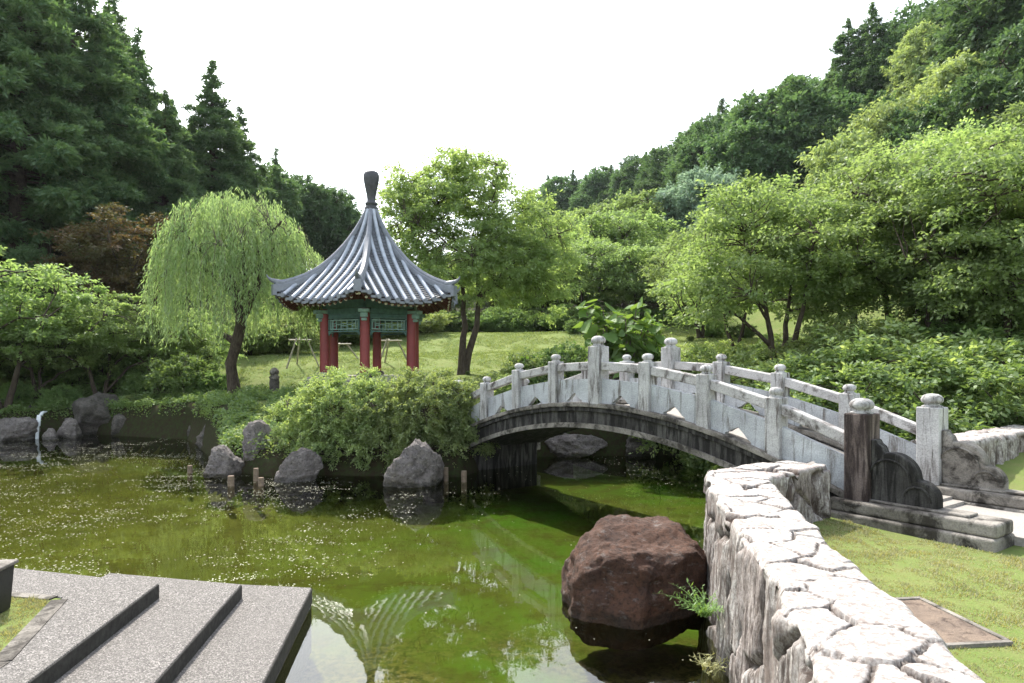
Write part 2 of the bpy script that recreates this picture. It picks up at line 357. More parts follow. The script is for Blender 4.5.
# ------------------------------------------------------------------ terrain
CP = np.array([
 (3.5,5,.5),(5,7,.5),(8,5,.5),(4,1,.5),(10,8,.6),(2.6,2,.5),(0,0,.7),(0,-5,.8),(-5,3,.40),(-8,3,.42),(-6,5,.4),(-10,0,.6),(8,-3,.6),
 (-15,22,.5),(-11,23.5,.7),(-8.3,21.5,1.0),(-7.4,22,1.25),(-16,26,1.3),(-22,24,1.5),(-5.5,15,.4),(-3.5,14.8,.35),(-1.5,14.8,.5),
 (-4.2,21,1.8),(-2,19,1.6),(-5.5,19,1.3),(-1.6,24,1.85),(-0.9,16.5,.8),(2,18.5,1.2),(5,18,1.5),
 (-4,30,2.5),(2,30,2.75),(-10,32,2.6),(2,45,3.7),(-8,45,3.6),(12,32,3.2),(8,22,2.2),(12,22,2.4),(8,12.5,1.0),(12,11,1.0),(16,15,1.6),
 (20,20,3),(14,28,3.2),(10,45,4.3),(18,40,6),(25,35,8),(10,60,8),(0,70,7),(23,60,12),(44,60,24),(36,70,25),(29,80,21),(24,95,22),
 (18,120,26),(6,140,27),(50,40,22),(35,30,12),(-8,80,7),(-10,120,9),(-10,160,10),(-20,34,5),(-23,40,8),(-30,38,12),(-21,50,9),
 (-20,60,10),(-18,70,10),(-14,70,8),(-35,60,22),(-45,40,22),(-12,50,4.6),(-30,25,5),(60,140,45),(-60,100,30),(0,260,14),(90,60,45),
 (-90,60,35),(80,0,15),(-80,0,12),(0,-60,2),(30,10,3)], dtype=float)
POND = np.array([(-1.9,5.6),(-1.75,1.4),(1.25,1.4),(1.42,2.64),(1.75,4.2),(2.32,7.3),(3.3,8.15),(3.8,8.55),(5.2,9.55),(8.3,11.8),(10,14),
 (8,16.3),(3.5,17.3),(.5,17),(-.6,15.9),(-.75,14.7),(-1.0,14.05),(-3.7,14.25),(-4.8,14.05),(-6.3,15),(-7,16.5),(-8.6,19.3),(-9.5,20.6),
 (-13.4,22.2),(-17,20.5),(-24,18),(-26,10),(-20,6.6),(-9,5.6),(-3,5.4)], dtype=float)

def base_height(x, y):
    x = np.asarray(x, float); y = np.asarray(y, float)
    num = np.zeros_like(x); den = np.zeros_like(x)
    for cx, cy, cz in CP:
        bw = 0.7 + 0.09 * math.hypot(cx, cy)
        w = 1.0 / ((x - cx) ** 2 + (y - cy) ** 2 + bw * bw) ** 2 * (bw * bw)
        num += w * cz; den += w
    return num / den
def pond_sd(x, y):
    x = np.asarray(x, float); y = np.asarray(y, float)
    best = np.full(x.shape, 1e9); inside = np.zeros(x.shape, bool)
    n = len(POND)
    for i in range(n):
        ax, ay = POND[i]; bx, by = POND[(i + 1) % n]
        dx, dy = bx - ax, by - ay
        t = np.clip(((x - ax) * dx + (y - ay) * dy) / (dx * dx + dy * dy), 0, 1)
        best = np.minimum(best, np.hypot(x - ax - t * dx, y - ay - t * dy))
        cond = ((ay > y) != (by > y)) & (x < (bx - ax) * (y - ay) / (by - ay + 1e-12) + ax)
        inside ^= cond
    return np.where(inside, -best, best)
def height(x, y):
    sd = pond_sd(x, y); t = np.clip((sd + 0.25) / 0.5, 0, 1); t = t * t * (3 - 2 * t)
    z = -0.5 + (base_height(x, y) + 0.5) * t
    steps_zone = (x < -0.9) & (x > -8.5) & (y < 7.6) & (y > -0.5)
    return np.where(steps_zone, np.minimum(z, 0.05), z)
def H(x, y): return float(height(np.array([x]), np.array([y]))[0])

def axis(lo, a, b, hi, fine):
    mid = np.arange(a, b + 1e-6, fine); outp = []; s = fine; p = b
    while p < hi: s *= 1.12; p += s; outp.append(p)
    outn = []; s = fine; p = a
    while p > lo: s *= 1.12; p -= s; outn.append(p)
    return np.array(outn[::-1] + list(mid) + outp)
xs = axis(-420, -11, 11, 420, 0.13); ys = axis(-120, 1.0, 24, 600, 0.13)
GX, GY = np.meshgrid(xs, ys)
gx, gy = GX.ravel(), GY.ravel(); gz = height(gx, gy)
bumpz = np.array([mn.noise(Vector((a * .9, b * .9, 0))) for a, b in zip(gx, gy)])
far = np.clip(np.hypot(gx, gy) / 20, 0.2, 3)
sd = pond_sd(gx, gy)
flat = ((gx > 1) & (gx < 8) & (gy < 9.5)) | ((gx < 0) & (gy < 7.5))
gz += np.where(sd > 0.2, bumpz * 0.05 * far, 0) * np.where(flat, 0.25, 1)
nx, ny = len(xs), len(ys)
ii = np.arange(nx * ny).reshape(ny, nx)
quads = np.stack([ii[:-1, :-1], ii[:-1, 1:], ii[1:, 1:], ii[1:, :-1]], -1).reshape(-1, 4)
# the part of the sheet that lies under the pond is named pond_bed, the rest ground
qc = sd[quads].max(axis=1) < -0.1
gnd = np_mesh('ground', np.stack([gx, gy, gz], 1), quads[~qc], smooth=True)
soil = np.clip(np.where(gx < -1, 1.7, 1.4) - sd / np.where(gx < -1, 0.9, .5), 0, 1) * (~flat)
nz = np.array([mn.noise(Vector((a * .35 + 9, b * .35, 3))) for a, b in zip(gx, gy)])
steep = np.clip((np.hypot(gx, gy) - 41) / 4, 0, 1)
leftbank = np.clip(1 - np.hypot((gx + 12) / 8, (gy - 22.5) / 5), 0, 1) * 2.2
rightwood = np.clip(1.2 - np.hypot((gx - 13) / 7, (gy - 18) / 9), 0, 1) * 1.1
hl = np.clip((-gx - 14) / 4, 0, 1) * np.clip((gy - 26) / 3, 0, 1)
soil = np.clip(np.maximum.reduce([soil, steep, leftbank, rightwood + nz * .5 * (rightwood > 0), hl]), 0, 1)
for nm, arr in (('soil', soil),):
    a = gnd.attributes.new(nm, 'FLOAT', 'POINT'); a.data.foreach_set('value', arr.astype(np.float32))
tag(link('ground', gnd, M['ground']), kind='structure')
bed = np_mesh('pond_bed', np.stack([gx, gy, gz + 0.0], 1), quads[qc], smooth=True)
tag(link('pond_bed', bed, M['bed']), kind='structure')
for me in (gnd, bed):
    bm = bmesh.new(); bm.from_mesh(me); bmesh.ops.delete(bm, geom=[v for v in bm.verts if not v.link_faces], context='VERTS'); bm.to_mesh(me); bm.free()

wp = MB(); wpoly = [(-27, 1.0), (1.15, 1.0), (1.7, 4.0), (2.35, 7.6), (11, 9), (11, 18), (0, 18), (-5, 17), (-9, 23), (-27, 24)]
me = bpy.data.meshes.new('pond_water'); me.from_pydata([(x, y, 0) for x, y in wpoly], [], [tuple(range(len(wpoly)))])
tag(link('pond_water', me, M['water']), kind='structure')

# ------------------------------------------------------------------ camera, light, sky
cam = bpy.data.cameras.new('camera'); co = bpy.data.objects.new('camera', cam); COL.objects.link(co)
co.location = (0, 0, CAMZ); co.rotation_euler = (math.radians(90), 0, 0)
cam.sensor_width = 36; cam.lens = F / 1024 * 36; cam.shift_y = (HORIZON - 341.5) / 1024; cam.clip_end = 2000
scene.camera = co
SUN_EL, SUN_AZ = math.radians(52), math.radians(-27)        # azimuth from +Y towards +X
sdir = Vector((math.sin(SUN_AZ) * math.cos(SUN_EL), math.cos(SUN_AZ) * math.cos(SUN_EL), math.sin(SUN_EL)))
sl = bpy.data.lights.new('sun', 'SUN'); sl.energy = 4.3; sl.angle = math.radians(0.5); sl.color = (1.0, 0.95, 0.87)
so = bpy.data.objects.new('sun', sl); COL.objects.link(so); so.rotation_euler = sdir.to_track_quat('Z', 'Y').to_euler(); so.location = (-10, 20, 30)
w = bpy.data.worlds.new('World'); scene.world = w; w.use_nodes = True; nt = w.node_tree; nt.nodes.clear()
out = N(nt, 'ShaderNodeOutputWorld'); bg = N(nt, 'ShaderNodeBackground'); sky = N(nt, 'ShaderNodeTexSky', sky_type='NISHITA')
sky.sun_disc = False; sky.sun_elevation = SUN_EL; sky.sun_rotation = SUN_AZ; sky.dust_density = 3.5; sky.air_density = 1.0; sky.ozone_density = 1.0
# thin bright cloud veil over the Nishita sky, heavier near the horizon
tc = N(nt, 'ShaderNodeTexCoord'); sp = N(nt, 'ShaderNodeSeparateXYZ'); L(nt, tc.outputs['Generated'], sp.inputs[0])
cl = noise(nt, tc.outputs['Generated'], 2.2, 6, 0.6, 0.3)
veil = ramp(nt, sp.outputs[2], [(0.0, 0.95), (0.45, 0.8), (0.75, 0.25)])
vf = mixc(nt, 1.0, veil, ramp(nt, cl, [(0.3, 0.55), (0.6, 1.0)]), 'MULTIPLY')
dt = N(nt, 'ShaderNodeVectorMath', operation='DOT_PRODUCT'); L(nt, tc.outputs['Generated'], dt.inputs[0]); dt.inputs[1].default_value = sdir
pw = N(nt, 'ShaderNodeMath', operation='POWER', use_clamp=True); L(nt, dt.outputs['Value'], pw.inputs[0]); pw.inputs[1].default_value = 5
glare = mixc(nt, pw.outputs[0], (8.6, 9.2, 10), (30, 30.5, 31))
L(nt, mixc(nt, vf, sky.outputs[0], glare), bg.inputs['Color'])
bg.inputs['Strength'].default_value = 0.15
L(nt, bg.outputs[0], out.inputs['Surface'])
scene.view_settings.view_transform = 'Standard'; scene.view_settings.look = 'None'; scene.view_settings.exposure = 0.98; scene.view_settings.gamma = 1
scene.render.engine = 'CYCLES'
scene.cycles.max_bounces = 8; scene.cycles.transparent_max_bounces = 12; scene.cycles.diffuse_bounces = 4; scene.cycles.glossy_bounces = 4

# ------------------------------------------------------------------ bridge
BAY = 1.094
brz = math.atan2(-0.808, 0.589)
bridge = empty('arched_bridge', (1.364, 11.5, 0), brz)
tag(bridge, 'arched grey stone footbridge with knobbed balustrade posts crossing the pond', 'bridge')
def zc(u):
    i = abs(u) / BAY
    return 1.65 - 0.055 * i * i if i < 4 else 0.77
VW = 1.92
U = [(-4.7 + 9.4 * k / 60) for k in range(61)]
def strip(us, ztop, zbot, y0, y1):
    mb = MB(); vs = []; fs = []
    for u in us:
        vs += [(u, y0, zbot(u)), (u, y0, ztop(u)), (u, y1, ztop(u)), (u, y1, zbot(u))]
    for k in range(len(us) - 1):
        a = 4 * k; b = a + 4
        fs += [(a, a + 1, b + 1, b), (a + 1, a + 2, b + 2, b + 1), (a + 2, a + 3, b + 3, b + 2), (a + 3, a, b, b + 3)]
    fs += [(0, 3, 2, 1), (len(vs) - 4, len(vs) - 3, len(vs) - 2, len(vs) - 1)]
    mb.add(vs, fs); return mb
def intr(u): return 1.23 - 0.048 * u * u
ua = [u for u in U if abs(u) <= 3.95]
body = strip(ua, lambda u: zc(u) - 0.15, intr, 0.03, VW - 0.03)
body.box((-4.5, VW / 2, 0.05), (1.1, VW - 0.064, 1.06)); body.box((4.4, VW / 2, 0.02), (0.9, VW - 0.064, 1.0))
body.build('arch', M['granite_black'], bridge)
strip(U, lambda u: zc(u) - 0.1, lambda u: zc(u) - 0.148, 0.2, VW - 0.2).build('deck', M['path'], bridge)
for y0, y1, s in ((-0.05, 0.2, -1), (VW - 0.2, VW + 0.05, 1)):
    strip(U, lambda u: zc(u) - 0.002, lambda u: zc(u) - 0.075, y0, y1).build('kerb', M['kerbstone'], bridge, bevel=0.012)
    yy = (y0 + 0.03, y1) if s < 0 else (y0, y1 - 0.03)
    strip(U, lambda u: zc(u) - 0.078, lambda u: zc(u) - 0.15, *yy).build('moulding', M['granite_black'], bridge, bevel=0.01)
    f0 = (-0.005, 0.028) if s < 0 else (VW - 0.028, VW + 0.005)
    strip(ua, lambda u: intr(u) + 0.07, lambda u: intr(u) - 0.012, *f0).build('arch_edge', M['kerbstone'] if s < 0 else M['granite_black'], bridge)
def cap_profile(r):
    return [(r * .95, 0), (r * 1.0, .012), (r * .72, .025), (r * .72, .045), (r * .95, .06), (r * 1.05, .085), (r * 1.02, .115), (r * .85, .145), (r * .55, .165), (r * .2, .172), (0.001, .173)]
def make_post(u, v, wdt, hgt, mat, capr):
    mb = MB(); mb.box((u, v, zc(u) - 0.05 + (hgt + 0.05) / 2), (wdt, wdt, hgt + 0.05))
    p = mb.build('post', mat, bridge, bevel=0.014)
    c = MB(); k = capr / 0.1
    c.lathe([(r, z * (0.75 if capr < .1 else 1.0)) for r, z in cap_profile(capr)], (u, v, zc(u) + hgt + 0.001)); c.build('post_cap', M['granite'], p)
    return p
for side, v in ((0, 0.075), (1, VW - 0.075)):
    for i in range(-4, 5):
        u = i * BAY
        if i == 0: make_post(u, v, .25, .93, M['granite'], .115)
        elif abs(i) == 4: make_post(u, v, .28, .98, M['granite_brown'] if (side == 0 and i > 0) else M['granite'], .125)
        else: make_post(u, v, .21, .73, M['granite'], .085)
    for i in range(-4, 4):
        u0, u1 = i * BAY, (i + 1) * BAY
        w0 = {0: .125, 4: .14}.get(abs(i), .105); w1 = {0: .125, 4: .14}.get(abs(i + 1), .105)
        ua0, ub0 = u0 + w0 + .001, u1 - w1 - .001
        zz = lambda u: zc(u0) + (zc(u1) - zc(u0)) * (u - u0) / BAY
        strip([ua0, ub0], lambda u: zz(u) + .685, lambda u: zz(u) + .545, v - .065, v + .065).build('handrail', M['granite_rail'], bridge, bevel=0.015)
        mb = MB(); us = [ua0 + (ub0 - ua0) * k / 40 for k in range(41)]
        cu = (ua0 + ub0) / 2
        def cut(u):
            d = abs(u - cu) / 0.21
            if d >= 1: return 0.0
            return 0.05 * (1 - d ** 3) ** .5 + 0.10 * max(0, 1 - d * 1.5) ** .8
        st = strip(us, lambda u: zz(u) + .40, lambda u: max(zc(u) + .003, zz(u) + .02 + cut(u)) if cut(u) > 0 else min(zz(u) - .02, zc(u) + 0.001), v - .04, v + .04)
        st.build('panel', M['granite_panel'], bridge, bevel=0.0)
    for e in (-1, 1):
        # scrolled wing stone beside the end post
        pts = [(.0, 0), (.0, .70), (.05, .70), (.07, .655), (.11, .63)]
        for k in range(0, 11):
            a = math.radians(108 - k * 9.8); pts.append((.22 + .27 * math.cos(a), .30 + .27 * math.sin(a)))
        for k in range(0, 9):
            a = math.radians(92 - k * 11); pts.append((.50 + .19 * math.cos(a), .11 + .19 * math.sin(a)))
        pts.append((.69, .0))
        uo = e * (4 * BAY + .141)
        poly = [(uo + e * a, .77 + b) for a, b in pts]
        if e < 0: poly = poly[::-1]
        mb = MB(); mb.side(poly, v - .08, v + .08)
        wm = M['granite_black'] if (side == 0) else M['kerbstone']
        wing = mb.build('wing_stone', wm, bridge, bevel=0.018)
        em = MB()
        for (cu, cz, rr) in ((.20, .27, .22), (.49, .09, .14)):
            for sy in (-1, 1):
                ring = [(uo + e * (cu + rr * math.cos(math.radians(a))), v + sy * .084, .77 + cz + rr * math.sin(math.radians(a))) for a in range(0, 166, 11)]
                em.tube(ring, .014, 6)
        em.build('scroll', wm, wing)
        # plinth
        cu = e * (4 * BAY + .62); pl = MB()
        ln = 1.72 if side == 0 else 2.5
        cu = e * (4 * BAY - .3 + ln / 2)
        pl.box((cu, v, .70), (ln, .44, .14)); pl.build('plinth', M['kerbstone'], bridge, bevel=0.03, seg=3)
        pl = MB(); pl.box((cu, v, .46), (ln - .002, .52, .34)); pl.build('plinth_base', M['kerbstone'], bridge, bevel=0.03, seg=3)
        pl = MB(); pl.box((e * (4 * BAY + .14 + .5), v, .785), (1.0, .24, .03)); pl.build('plinth_slab', M['kerbstone'], bridge, bevel=0.012)

# paving apron at the end of the bridge
def bw(u, v):
    c, s = math.cos(brz), math.sin(brz); return (1.364 + c * u - s * v, 11.5 + s * u + c * v)
path = MB(); path.prism([bw(4.85, .3), bw(6.05, .3), bw(6.05, 8), bw(4.85, 8)], .3, .60)
path.prism([bw(4.4, .32), bw(4.848, .32), bw(4.848, 1.6), bw(4.4, 1.6)], .3, .64)
tag(path.build('path', M['path'], bevel=0.006), kind='structure')

# ------------------------------------------------------------------ rubble walls with open jointed cap
def rubble_wall(name, left, right, top, bottom_l, bottom_r, seed, res=0.016):
    """left/right: matching polylines of the two top edges"""
    def resample(pl, n):
        pl = np.array(pl, float); d = np.r_[0, np.cumsum(np.hypot(*(pl[1:] - pl[:-1]).T))]
        t = np.linspace(0, d[-1], n); return np.stack([np.interp(t, d, pl[:, 0]), np.interp(t, d, pl[:, 1])], 1)
    Ln = max(np.hypot(*(np.diff(np.array(left), axis=0)).T).sum(), np.hypot(*(np.diff(np.array(right), axis=0)).T).sum())
    n = int(Ln / res); A = resample(left, n); B = resample(right, n)
    wd = float(np.median(np.hypot(*(A - B).T))); m = int(wd / res)
    hl = int((top - bottom_l) / (res * 1.25)); hr = int((top - bottom_r) / (res * 1.6))
    V = []; J = []; S = []; T = []
    rows = []
    for i in range(n):
        a = Vector((A[i][0], A[i][1], 0)); b = Vector((B[i][0], B[i][1], 0)); across = (b - a).normalized(); row = []
        def top_point(t):
            return a.lerp(b, t)
        cells = [('l', k / hl) for k in range(hl)] + [('t', k / m) for k in range(m + 1)] + [('r', k / hr) for k in range(1, hr + 1)]
        for typ, t in cells:
            if typ == 't':
                p = top_point(t); q = Vector((p.x * 2.7 + p.y * .7, p.y * 3.3 - p.x * .8, seed))
                wq = q + Vector((mn.noise(q * 1.3), mn.noise(q * 1.3 + Vector((5, 3, 1))), 0)) * .12
                dist, ptsv = mn.voronoi(Vector((wq.x, wq.y, seed)))
                f = dist[1] - dist[0]
                cellv = mn.cell(ptsv[0] * 7.3)
                openj = .012 + .13 * max(0, mn.noise(Vector((p.x * 2.3, p.y * 2.3, seed + 3))) + .05)
                j = max(0.0, 1 - f / openj)
                lev = mn.noise(ptsv[0] * 3.1) * .022
                z = top + lev * min(1, f / .03) - min(1, j * 1.6) * .07 + mn.fractal(Vector((p.x * 6, p.y * 6, seed)), 0.9, 2, 6) * .010 - .02 * max(0, mn.noise(Vector((p.x * 2.2, p.y * 9, seed))) - .25)
                edge = min(t, 1 - t) * wd
                rough = mn.noise(Vector((p.x * 5, p.y * 5, seed))) * .02
                z -= .025 * max(0, 1 - (edge + rough) / .035) ** 2
                off = 0
                # edges wander a little
                if edge < .12: off = (1 - edge / .12) * mn.noise(Vector((p.x * 3, p.y * 3, seed + 8))) * .05 * (-1 if t < .5 else 1)
                row.append((p.x + across.x * off, p.y + across.y * off, z)); J.append(max(0, min(1, 1.7 - f / (openj * .75 + .008)))); S.append(0.0); T.append(abs(mn.noise(ptsv[0] * 5.7)) * 2)
            else:
                base = a if typ == 'l' else b; bot = bottom_l if typ == 'l' else bottom_r
                dz = (1 - t) if typ == 'l' else t
                z = top - .02 - (top - bot - .02) * dz
                s = -1 if typ == 'l' else 1
                q = Vector((base.x * 1.7, base.y * 1.7, z * 1.1 + seed))
                wq = q + Vector((mn.noise(q * 1.5), mn.noise(q * 1.5 + Vector((2, 7, 1))), mn.noise(q * 1.5 + Vector((9, 1, 4))))) * .4
                dist, ptsv = mn.voronoi(wq); f = dist[1] - dist[0]
                j = max(0.0, 1 - f / .085)
                off = mn.noise(ptsv[0] * 2.7) * .06 * min(1, f / .08) - j * .08 + mn.fractal(Vector((base.x * 7, base.y * 7, z * 1.6)), .8, 2, 6) * .036
                off += .10 * dz if typ == 'l' else .03 * dz
                off *= min(1, dz * (top - bot) / .08 + .15)
                edgeoff = mn.noise(Vector((base.x * 3, base.y * 3, seed + 8))) * .05
                off += edgeoff
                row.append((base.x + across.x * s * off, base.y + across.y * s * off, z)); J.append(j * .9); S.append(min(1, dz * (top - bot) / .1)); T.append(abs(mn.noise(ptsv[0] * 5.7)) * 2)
        rows.append(row)
    k = len(rows[0]); V = [p for r in rows for p in r]
    ii = np.arange(n * k).reshape(n, k)
    Q = np.stack([ii[:-1, :-1], ii[1:, :-1], ii[1:, 1:], ii[:-1, 1:]], -1).reshape(-1, 4)
    me = np_mesh(name, V, Q, smooth=False)
    # end caps
    bm = bmesh.new(); bm.from_mesh(me); bm.verts.ensure_lookup_table()
    bm.free()
    for nm, arr in (('joint', J), ('side', S), ('tone', T)):
        at = me.attributes.new(nm, 'FLOAT', 'POINT'); at.data.foreach_set('value', np.array(arr, np.float32))
    o = link(name, me, M['wall'])
    e = MB()
    for r in (rows[0], rows[-1]):
        e.add(r, [tuple(range(len(r)))])
    me2 = bpy.data.meshes.new('tmp'); 
    bm = bmesh.new(); bm.from_mesh(me)
    bm.verts.ensure_lookup_table()
    for r0 in (0, (n - 1) * k):
        bm.faces.new([bm.verts[r0 + q] for q in range(k)])
    bmesh.ops.recalc_face_normals(bm, faces=bm.faces); bm.to_mesh(me); bm.free(); bpy.data.meshes.remove(me2)
    return o
W1 = rubble_wall('stone_wall', [(.75, .3), (1.16, 2.64), (1.34, 3.27), (1.5, 4.27), (1.62, 5.05), (1.86, 6.5), (2.08, 7.45), (2.2, 7.82), (2.55, 8.02), (3.34, 8.5)],
                 [(1.4, .3), (1.80, 2.64), (1.94, 3.4), (2.03, 4.13), (2.18, 5.0), (2.42, 6.2), (2.62, 7.05), (2.75, 7.4), (2.95, 7.52), (3.62, 7.98)], 1.15, -.45, .35, 3.3)
tag(W1, 'long foreground rubble stone wall with cracked pale flat top', 'wall')
W2 = rubble_wall('stone_wall', [bw(3.95, 2.12), bw(3.95, 4), bw(3.95, 6.4)], [bw(4.5, 2.12), bw(4.5, 4), bw(4.5, 6.4)], 1.27, -.3, .35, 8.1, 0.04)
tag(W2, 'short rubble stone wall with pale cap behind the far end post, at right edge', 'wall')

# ------------------------------------------------------------------ rocks
def rock(name, c, size, mat, seed, label, sub=5, cuts=9, rz=0.0, rough=.5, group=None, planes=None):
    rnd = random.Random(seed)
    bm = bmesh.new(); bmesh.ops.create_icosphere(bm, subdivisions=sub, radius=1)
    planes = [(Vector(d).normalized(), h) for d, h in (planes or [])]
    for k in range(cuts if not planes else 0):
        d = Vector((rnd.gauss(0, 1), rnd.gauss(0, 1), rnd.gauss(0, .7))).normalized(); planes.append((d, rnd.uniform(.45, .80)))
    for v in bm.verts:
        p = v.co.copy()
        for d, h in planes:
            t = p.dot(d)
            if t > h: p -= d * (t - h) * .92
        n1 = mn.fractal(p * 1.3 + Vector((seed, 0, 0)), .9, 2, 3) - .6 * abs(mn.noise(p * 2.6 + Vector((seed, 4, 0)))); n2 = mn.fractal(p * 5 + Vector((0, seed, 0)), .8, 2.1, 5)
        p += p.normalized() * (n1 * .12 + n2 * .085 * rough * 2)
        v.co = Vector((p.x * size[0] / 2, p.y * size[1] / 2, p.z * size[2] / 2))
    zmax = max(v.co.z for v in bm.verts); me = bpy.data.meshes.new(name); bm.to_mesh(me); bm.free()
    me.polygons.foreach_set('use_smooth', [True] * len(me.polygons))
    o = link(name, me, mat, None, c, rz); tag(o, label, 'rock', group); return o
rock('boulder', (1.19, 6.72, .20), (1.62, 1.42, 1.50), M['rock_red'], 23, 'large rusty brown boulder standing in the water beside the foreground wall', 6, 0, 0, .25,
     planes=[((.06, -.2, 1), .62), ((-1, -.1, .12), .78), ((1, -.15, .1), .80), ((-.45, -.9, .12), .68), ((.55, -.85, -.05), .64), ((-.7, -.2, .8), .78), ((.75, 0, .75), .82), ((-.9, -.3, -.4), .90), ((.55, -.8, -.3), .80), ((.1, -.75, .7), .74), ((0, 1, 0), .75), ((-.6, .6, .5), .8), ((0, 0, -1), .5)])
def rk(px, pyw, wpx, ytop, mat, seed, label, d=None, depth=.9, rz=0, sub=5):
    D = d or CAMZ * F / (pyw - HORIZON); wm = wpx * D / F; top = world_z(ytop, D)
    h = (top + .25) * 1.12
    return rock('rock', (world_x(px, D + wm * .3), D + wm * .35, top - h / 2 + .02), (wm * .98, wm * depth, h * 1.08), mat, seed, label, sub, 9, rz)
rk(413, 489, 60, 447, M['rock_grey'], 4, 'pale pointed grey rock at the water edge under the azalea bush')
rk(434, 481, 34, 456, M['rock_dark'], 5, 'small dark rock half hidden behind the pale pointed rock', depth=.8)
rk(297, 483, 54, 450, M['rock_grey'], 9, 'wedge shaped grey rock at the left foot of the azalea bush')
rk(262, 474, 62, 426, M['rock_grey'], 12, 'tallest grey rock of the cluster left of the azalea bush')
rk(222, 479, 46, 451, M['rock_grey'], 13, 'low rounded rock at the left end of the rock cluster')
rk(214, 449, 48, 424, M['rock_dark'], 14, 'dark rock on the bank behind the rock cluster, below the willow')
rk(98, 436, 78, 398, M['rock_dark'], 15, 'large dark block of rock on the far left bank beside the little waterfall')
rk(14, 441, 52, 417, M['rock_grey'], 16, 'rounded rock at the left edge of the photograph, left of the waterfall')
rk(70, 438, 26, 420, M['rock_grey'], 17, 'small pale rock right of the little waterfall')
rk(150, 434, 40, 422, M['rock_dark'], 18, 'flat dark rock on the left bank between the maples and the water')
rk(180, 437, 30, 424, M['rock_dark'], 28, 'small dark rock on the left bank straight below the shrubs')
rk(32, 434, 30, 408, M['rock_dark'], 29, 'dark rock the little waterfall spills over')
rock('rock', (1.55, 17.2, .25), (1.5, 1.0, .9), M['rock_grey'], 31, 'pale grey rock on the bank seen through the bridge arch')
rock('rock', (3.2, 17.4, .25), (1.3, 1.0, .8), M['rock_dark'], 32, 'dark rock on the bank under the right half of the arch')

for px_, pyw_, w_, yt_, m_, sd_, lb_ in ((120, 436, 30, 416, 'rock_dark', 41, 'dark low rock right beside the large dark block on the left bank'), (166, 436, 26, 419, 'rock_grey', 42, 'grey rock at the water between two dark flat rocks on the left bank'),
        (196, 440, 22, 425, 'rock_dark', 43, 'small dark rock at the water left of the rock behind the cluster'), (236, 452, 34, 420, 'rock_dark', 44, 'dark rock between the willow trunk and the rock cluster'), (0, 438, 30, 424, 'rock_dark', 45, 'dark rock cut by the left edge of the photograph'), (52, 440, 18, 430, 'rock_grey', 46, 'small pale stone at the foot of the waterfall')):
    rk(px_, pyw_, w_, yt_, M[m_], sd_, lb_, sub=4)
# little waterfall
wf = MB(); d = 21.0; x0 = world_x(40, d)
prof = [(d + .15, .80), (d + .0, .78), (d - .1, .7), (d - .16, .4), (d - .2, .0)]
for k in range(len(prof) - 1):
    (ya, za), (yb, zb) = prof[k], prof[k + 1]
    for j in range(1):
        xa = x0 + j * .12 + .03 * math.sin(k * 2 + j); wd = .11 - .03 * (k % 2)
        wf.add([(xa, ya, za), (xa + wd, ya, za), (xa + wd * 1.1, yb, zb), (xa, yb, zb), (xa, ya + .03, za - .03), (xa + wd, ya + .03, za - .03), (xa + wd * 1.1, yb + .03, zb - .03), (xa, yb + .03, zb - .03)],
               [(0, 1, 2, 3), (7, 6, 5, 4), (0, 3, 7, 4), (1, 5, 6, 2)])
tag(wf.build('waterfall', M['fall']), kind='structure')

# ------------------------------------------------------------------ steps at the left
steps = empty('pond_steps', (-3, 6, 0)); tag(steps, 'broad pebble concrete steps leading down into the pond at lower left', 'steps')
def slab(far, near, z0, z1, mat, name='step', parent=steps):
    mb = MB(); poly = [(x + 3 if parent else x, y - 6 if parent else y) for x, y in near + far]
    mb.prism(poly, z0, z1); return mb.build(name, mat, parent, bevel=0.008)
slab([(-1.93, 6.74), (-3.3, 6.93)], [(-3.2, 0.0), (-1.18, 0.4)], -.45, .17, M['pebble'])
slab([(-2.49, 6.44), (-3.9, 6.78)], [(-3.9, 0.0), (-1.85, .2)], -.45, .30, M['pebble'])
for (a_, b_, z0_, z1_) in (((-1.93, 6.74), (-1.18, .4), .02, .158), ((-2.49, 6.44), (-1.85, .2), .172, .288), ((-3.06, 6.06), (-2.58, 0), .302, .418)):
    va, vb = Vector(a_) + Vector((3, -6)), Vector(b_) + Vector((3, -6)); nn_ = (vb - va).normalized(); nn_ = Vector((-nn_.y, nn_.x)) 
    mb = MB(); mb.prism([tuple(va - nn_ * .01), tuple(vb - nn_ * .01), tuple(vb + nn_ * .006), tuple(va + nn_ * .006)], z0_, z1_); mb.build('riser', M['riser'], steps)  # thin slabs over the risers, their shade painted near-black
# top level is a paved strip round a patch of lawn
slab([(-3.06, 6.06), (-8.6, 7.65)], [(-8.6, 6.75), (-3.66, 5.70), (-3.28, 4.5), (-3.15, 0), (-2.58, 0)], -.45, .43, M['pebble'])
bord = MB()
def seg(a, b, w, z0, z1):
    a = Vector(a); b = Vector(b); n = (b - a).normalized(); p = Vector((-n.y, n.x)) * w / 2
    bord.prism([tuple(a - p), tuple(b - p), tuple(b + p), tuple(a + p)], z0, z1)
seg((-3.64, 5.63), (-3.27, 4.48), .12, .35, .437); seg((-3.27, 4.475), (-3.14, .2), .12, .35, .435); seg((-7.2, 6.42), (-3.72, 5.68), .09, .35, .436)
bo = bord.build('border', M['kerbstone'], steps); bo.location = (3, -6, 0)
lp = MB(); lp.prism([(-3.66, 5.68), (-8.2, 6.62), (-9, 0), (-3.18, 0), (-3.29, 4.5)], -.1, .426)
tag(lp.build('lawn', M['ground']), kind='structure')

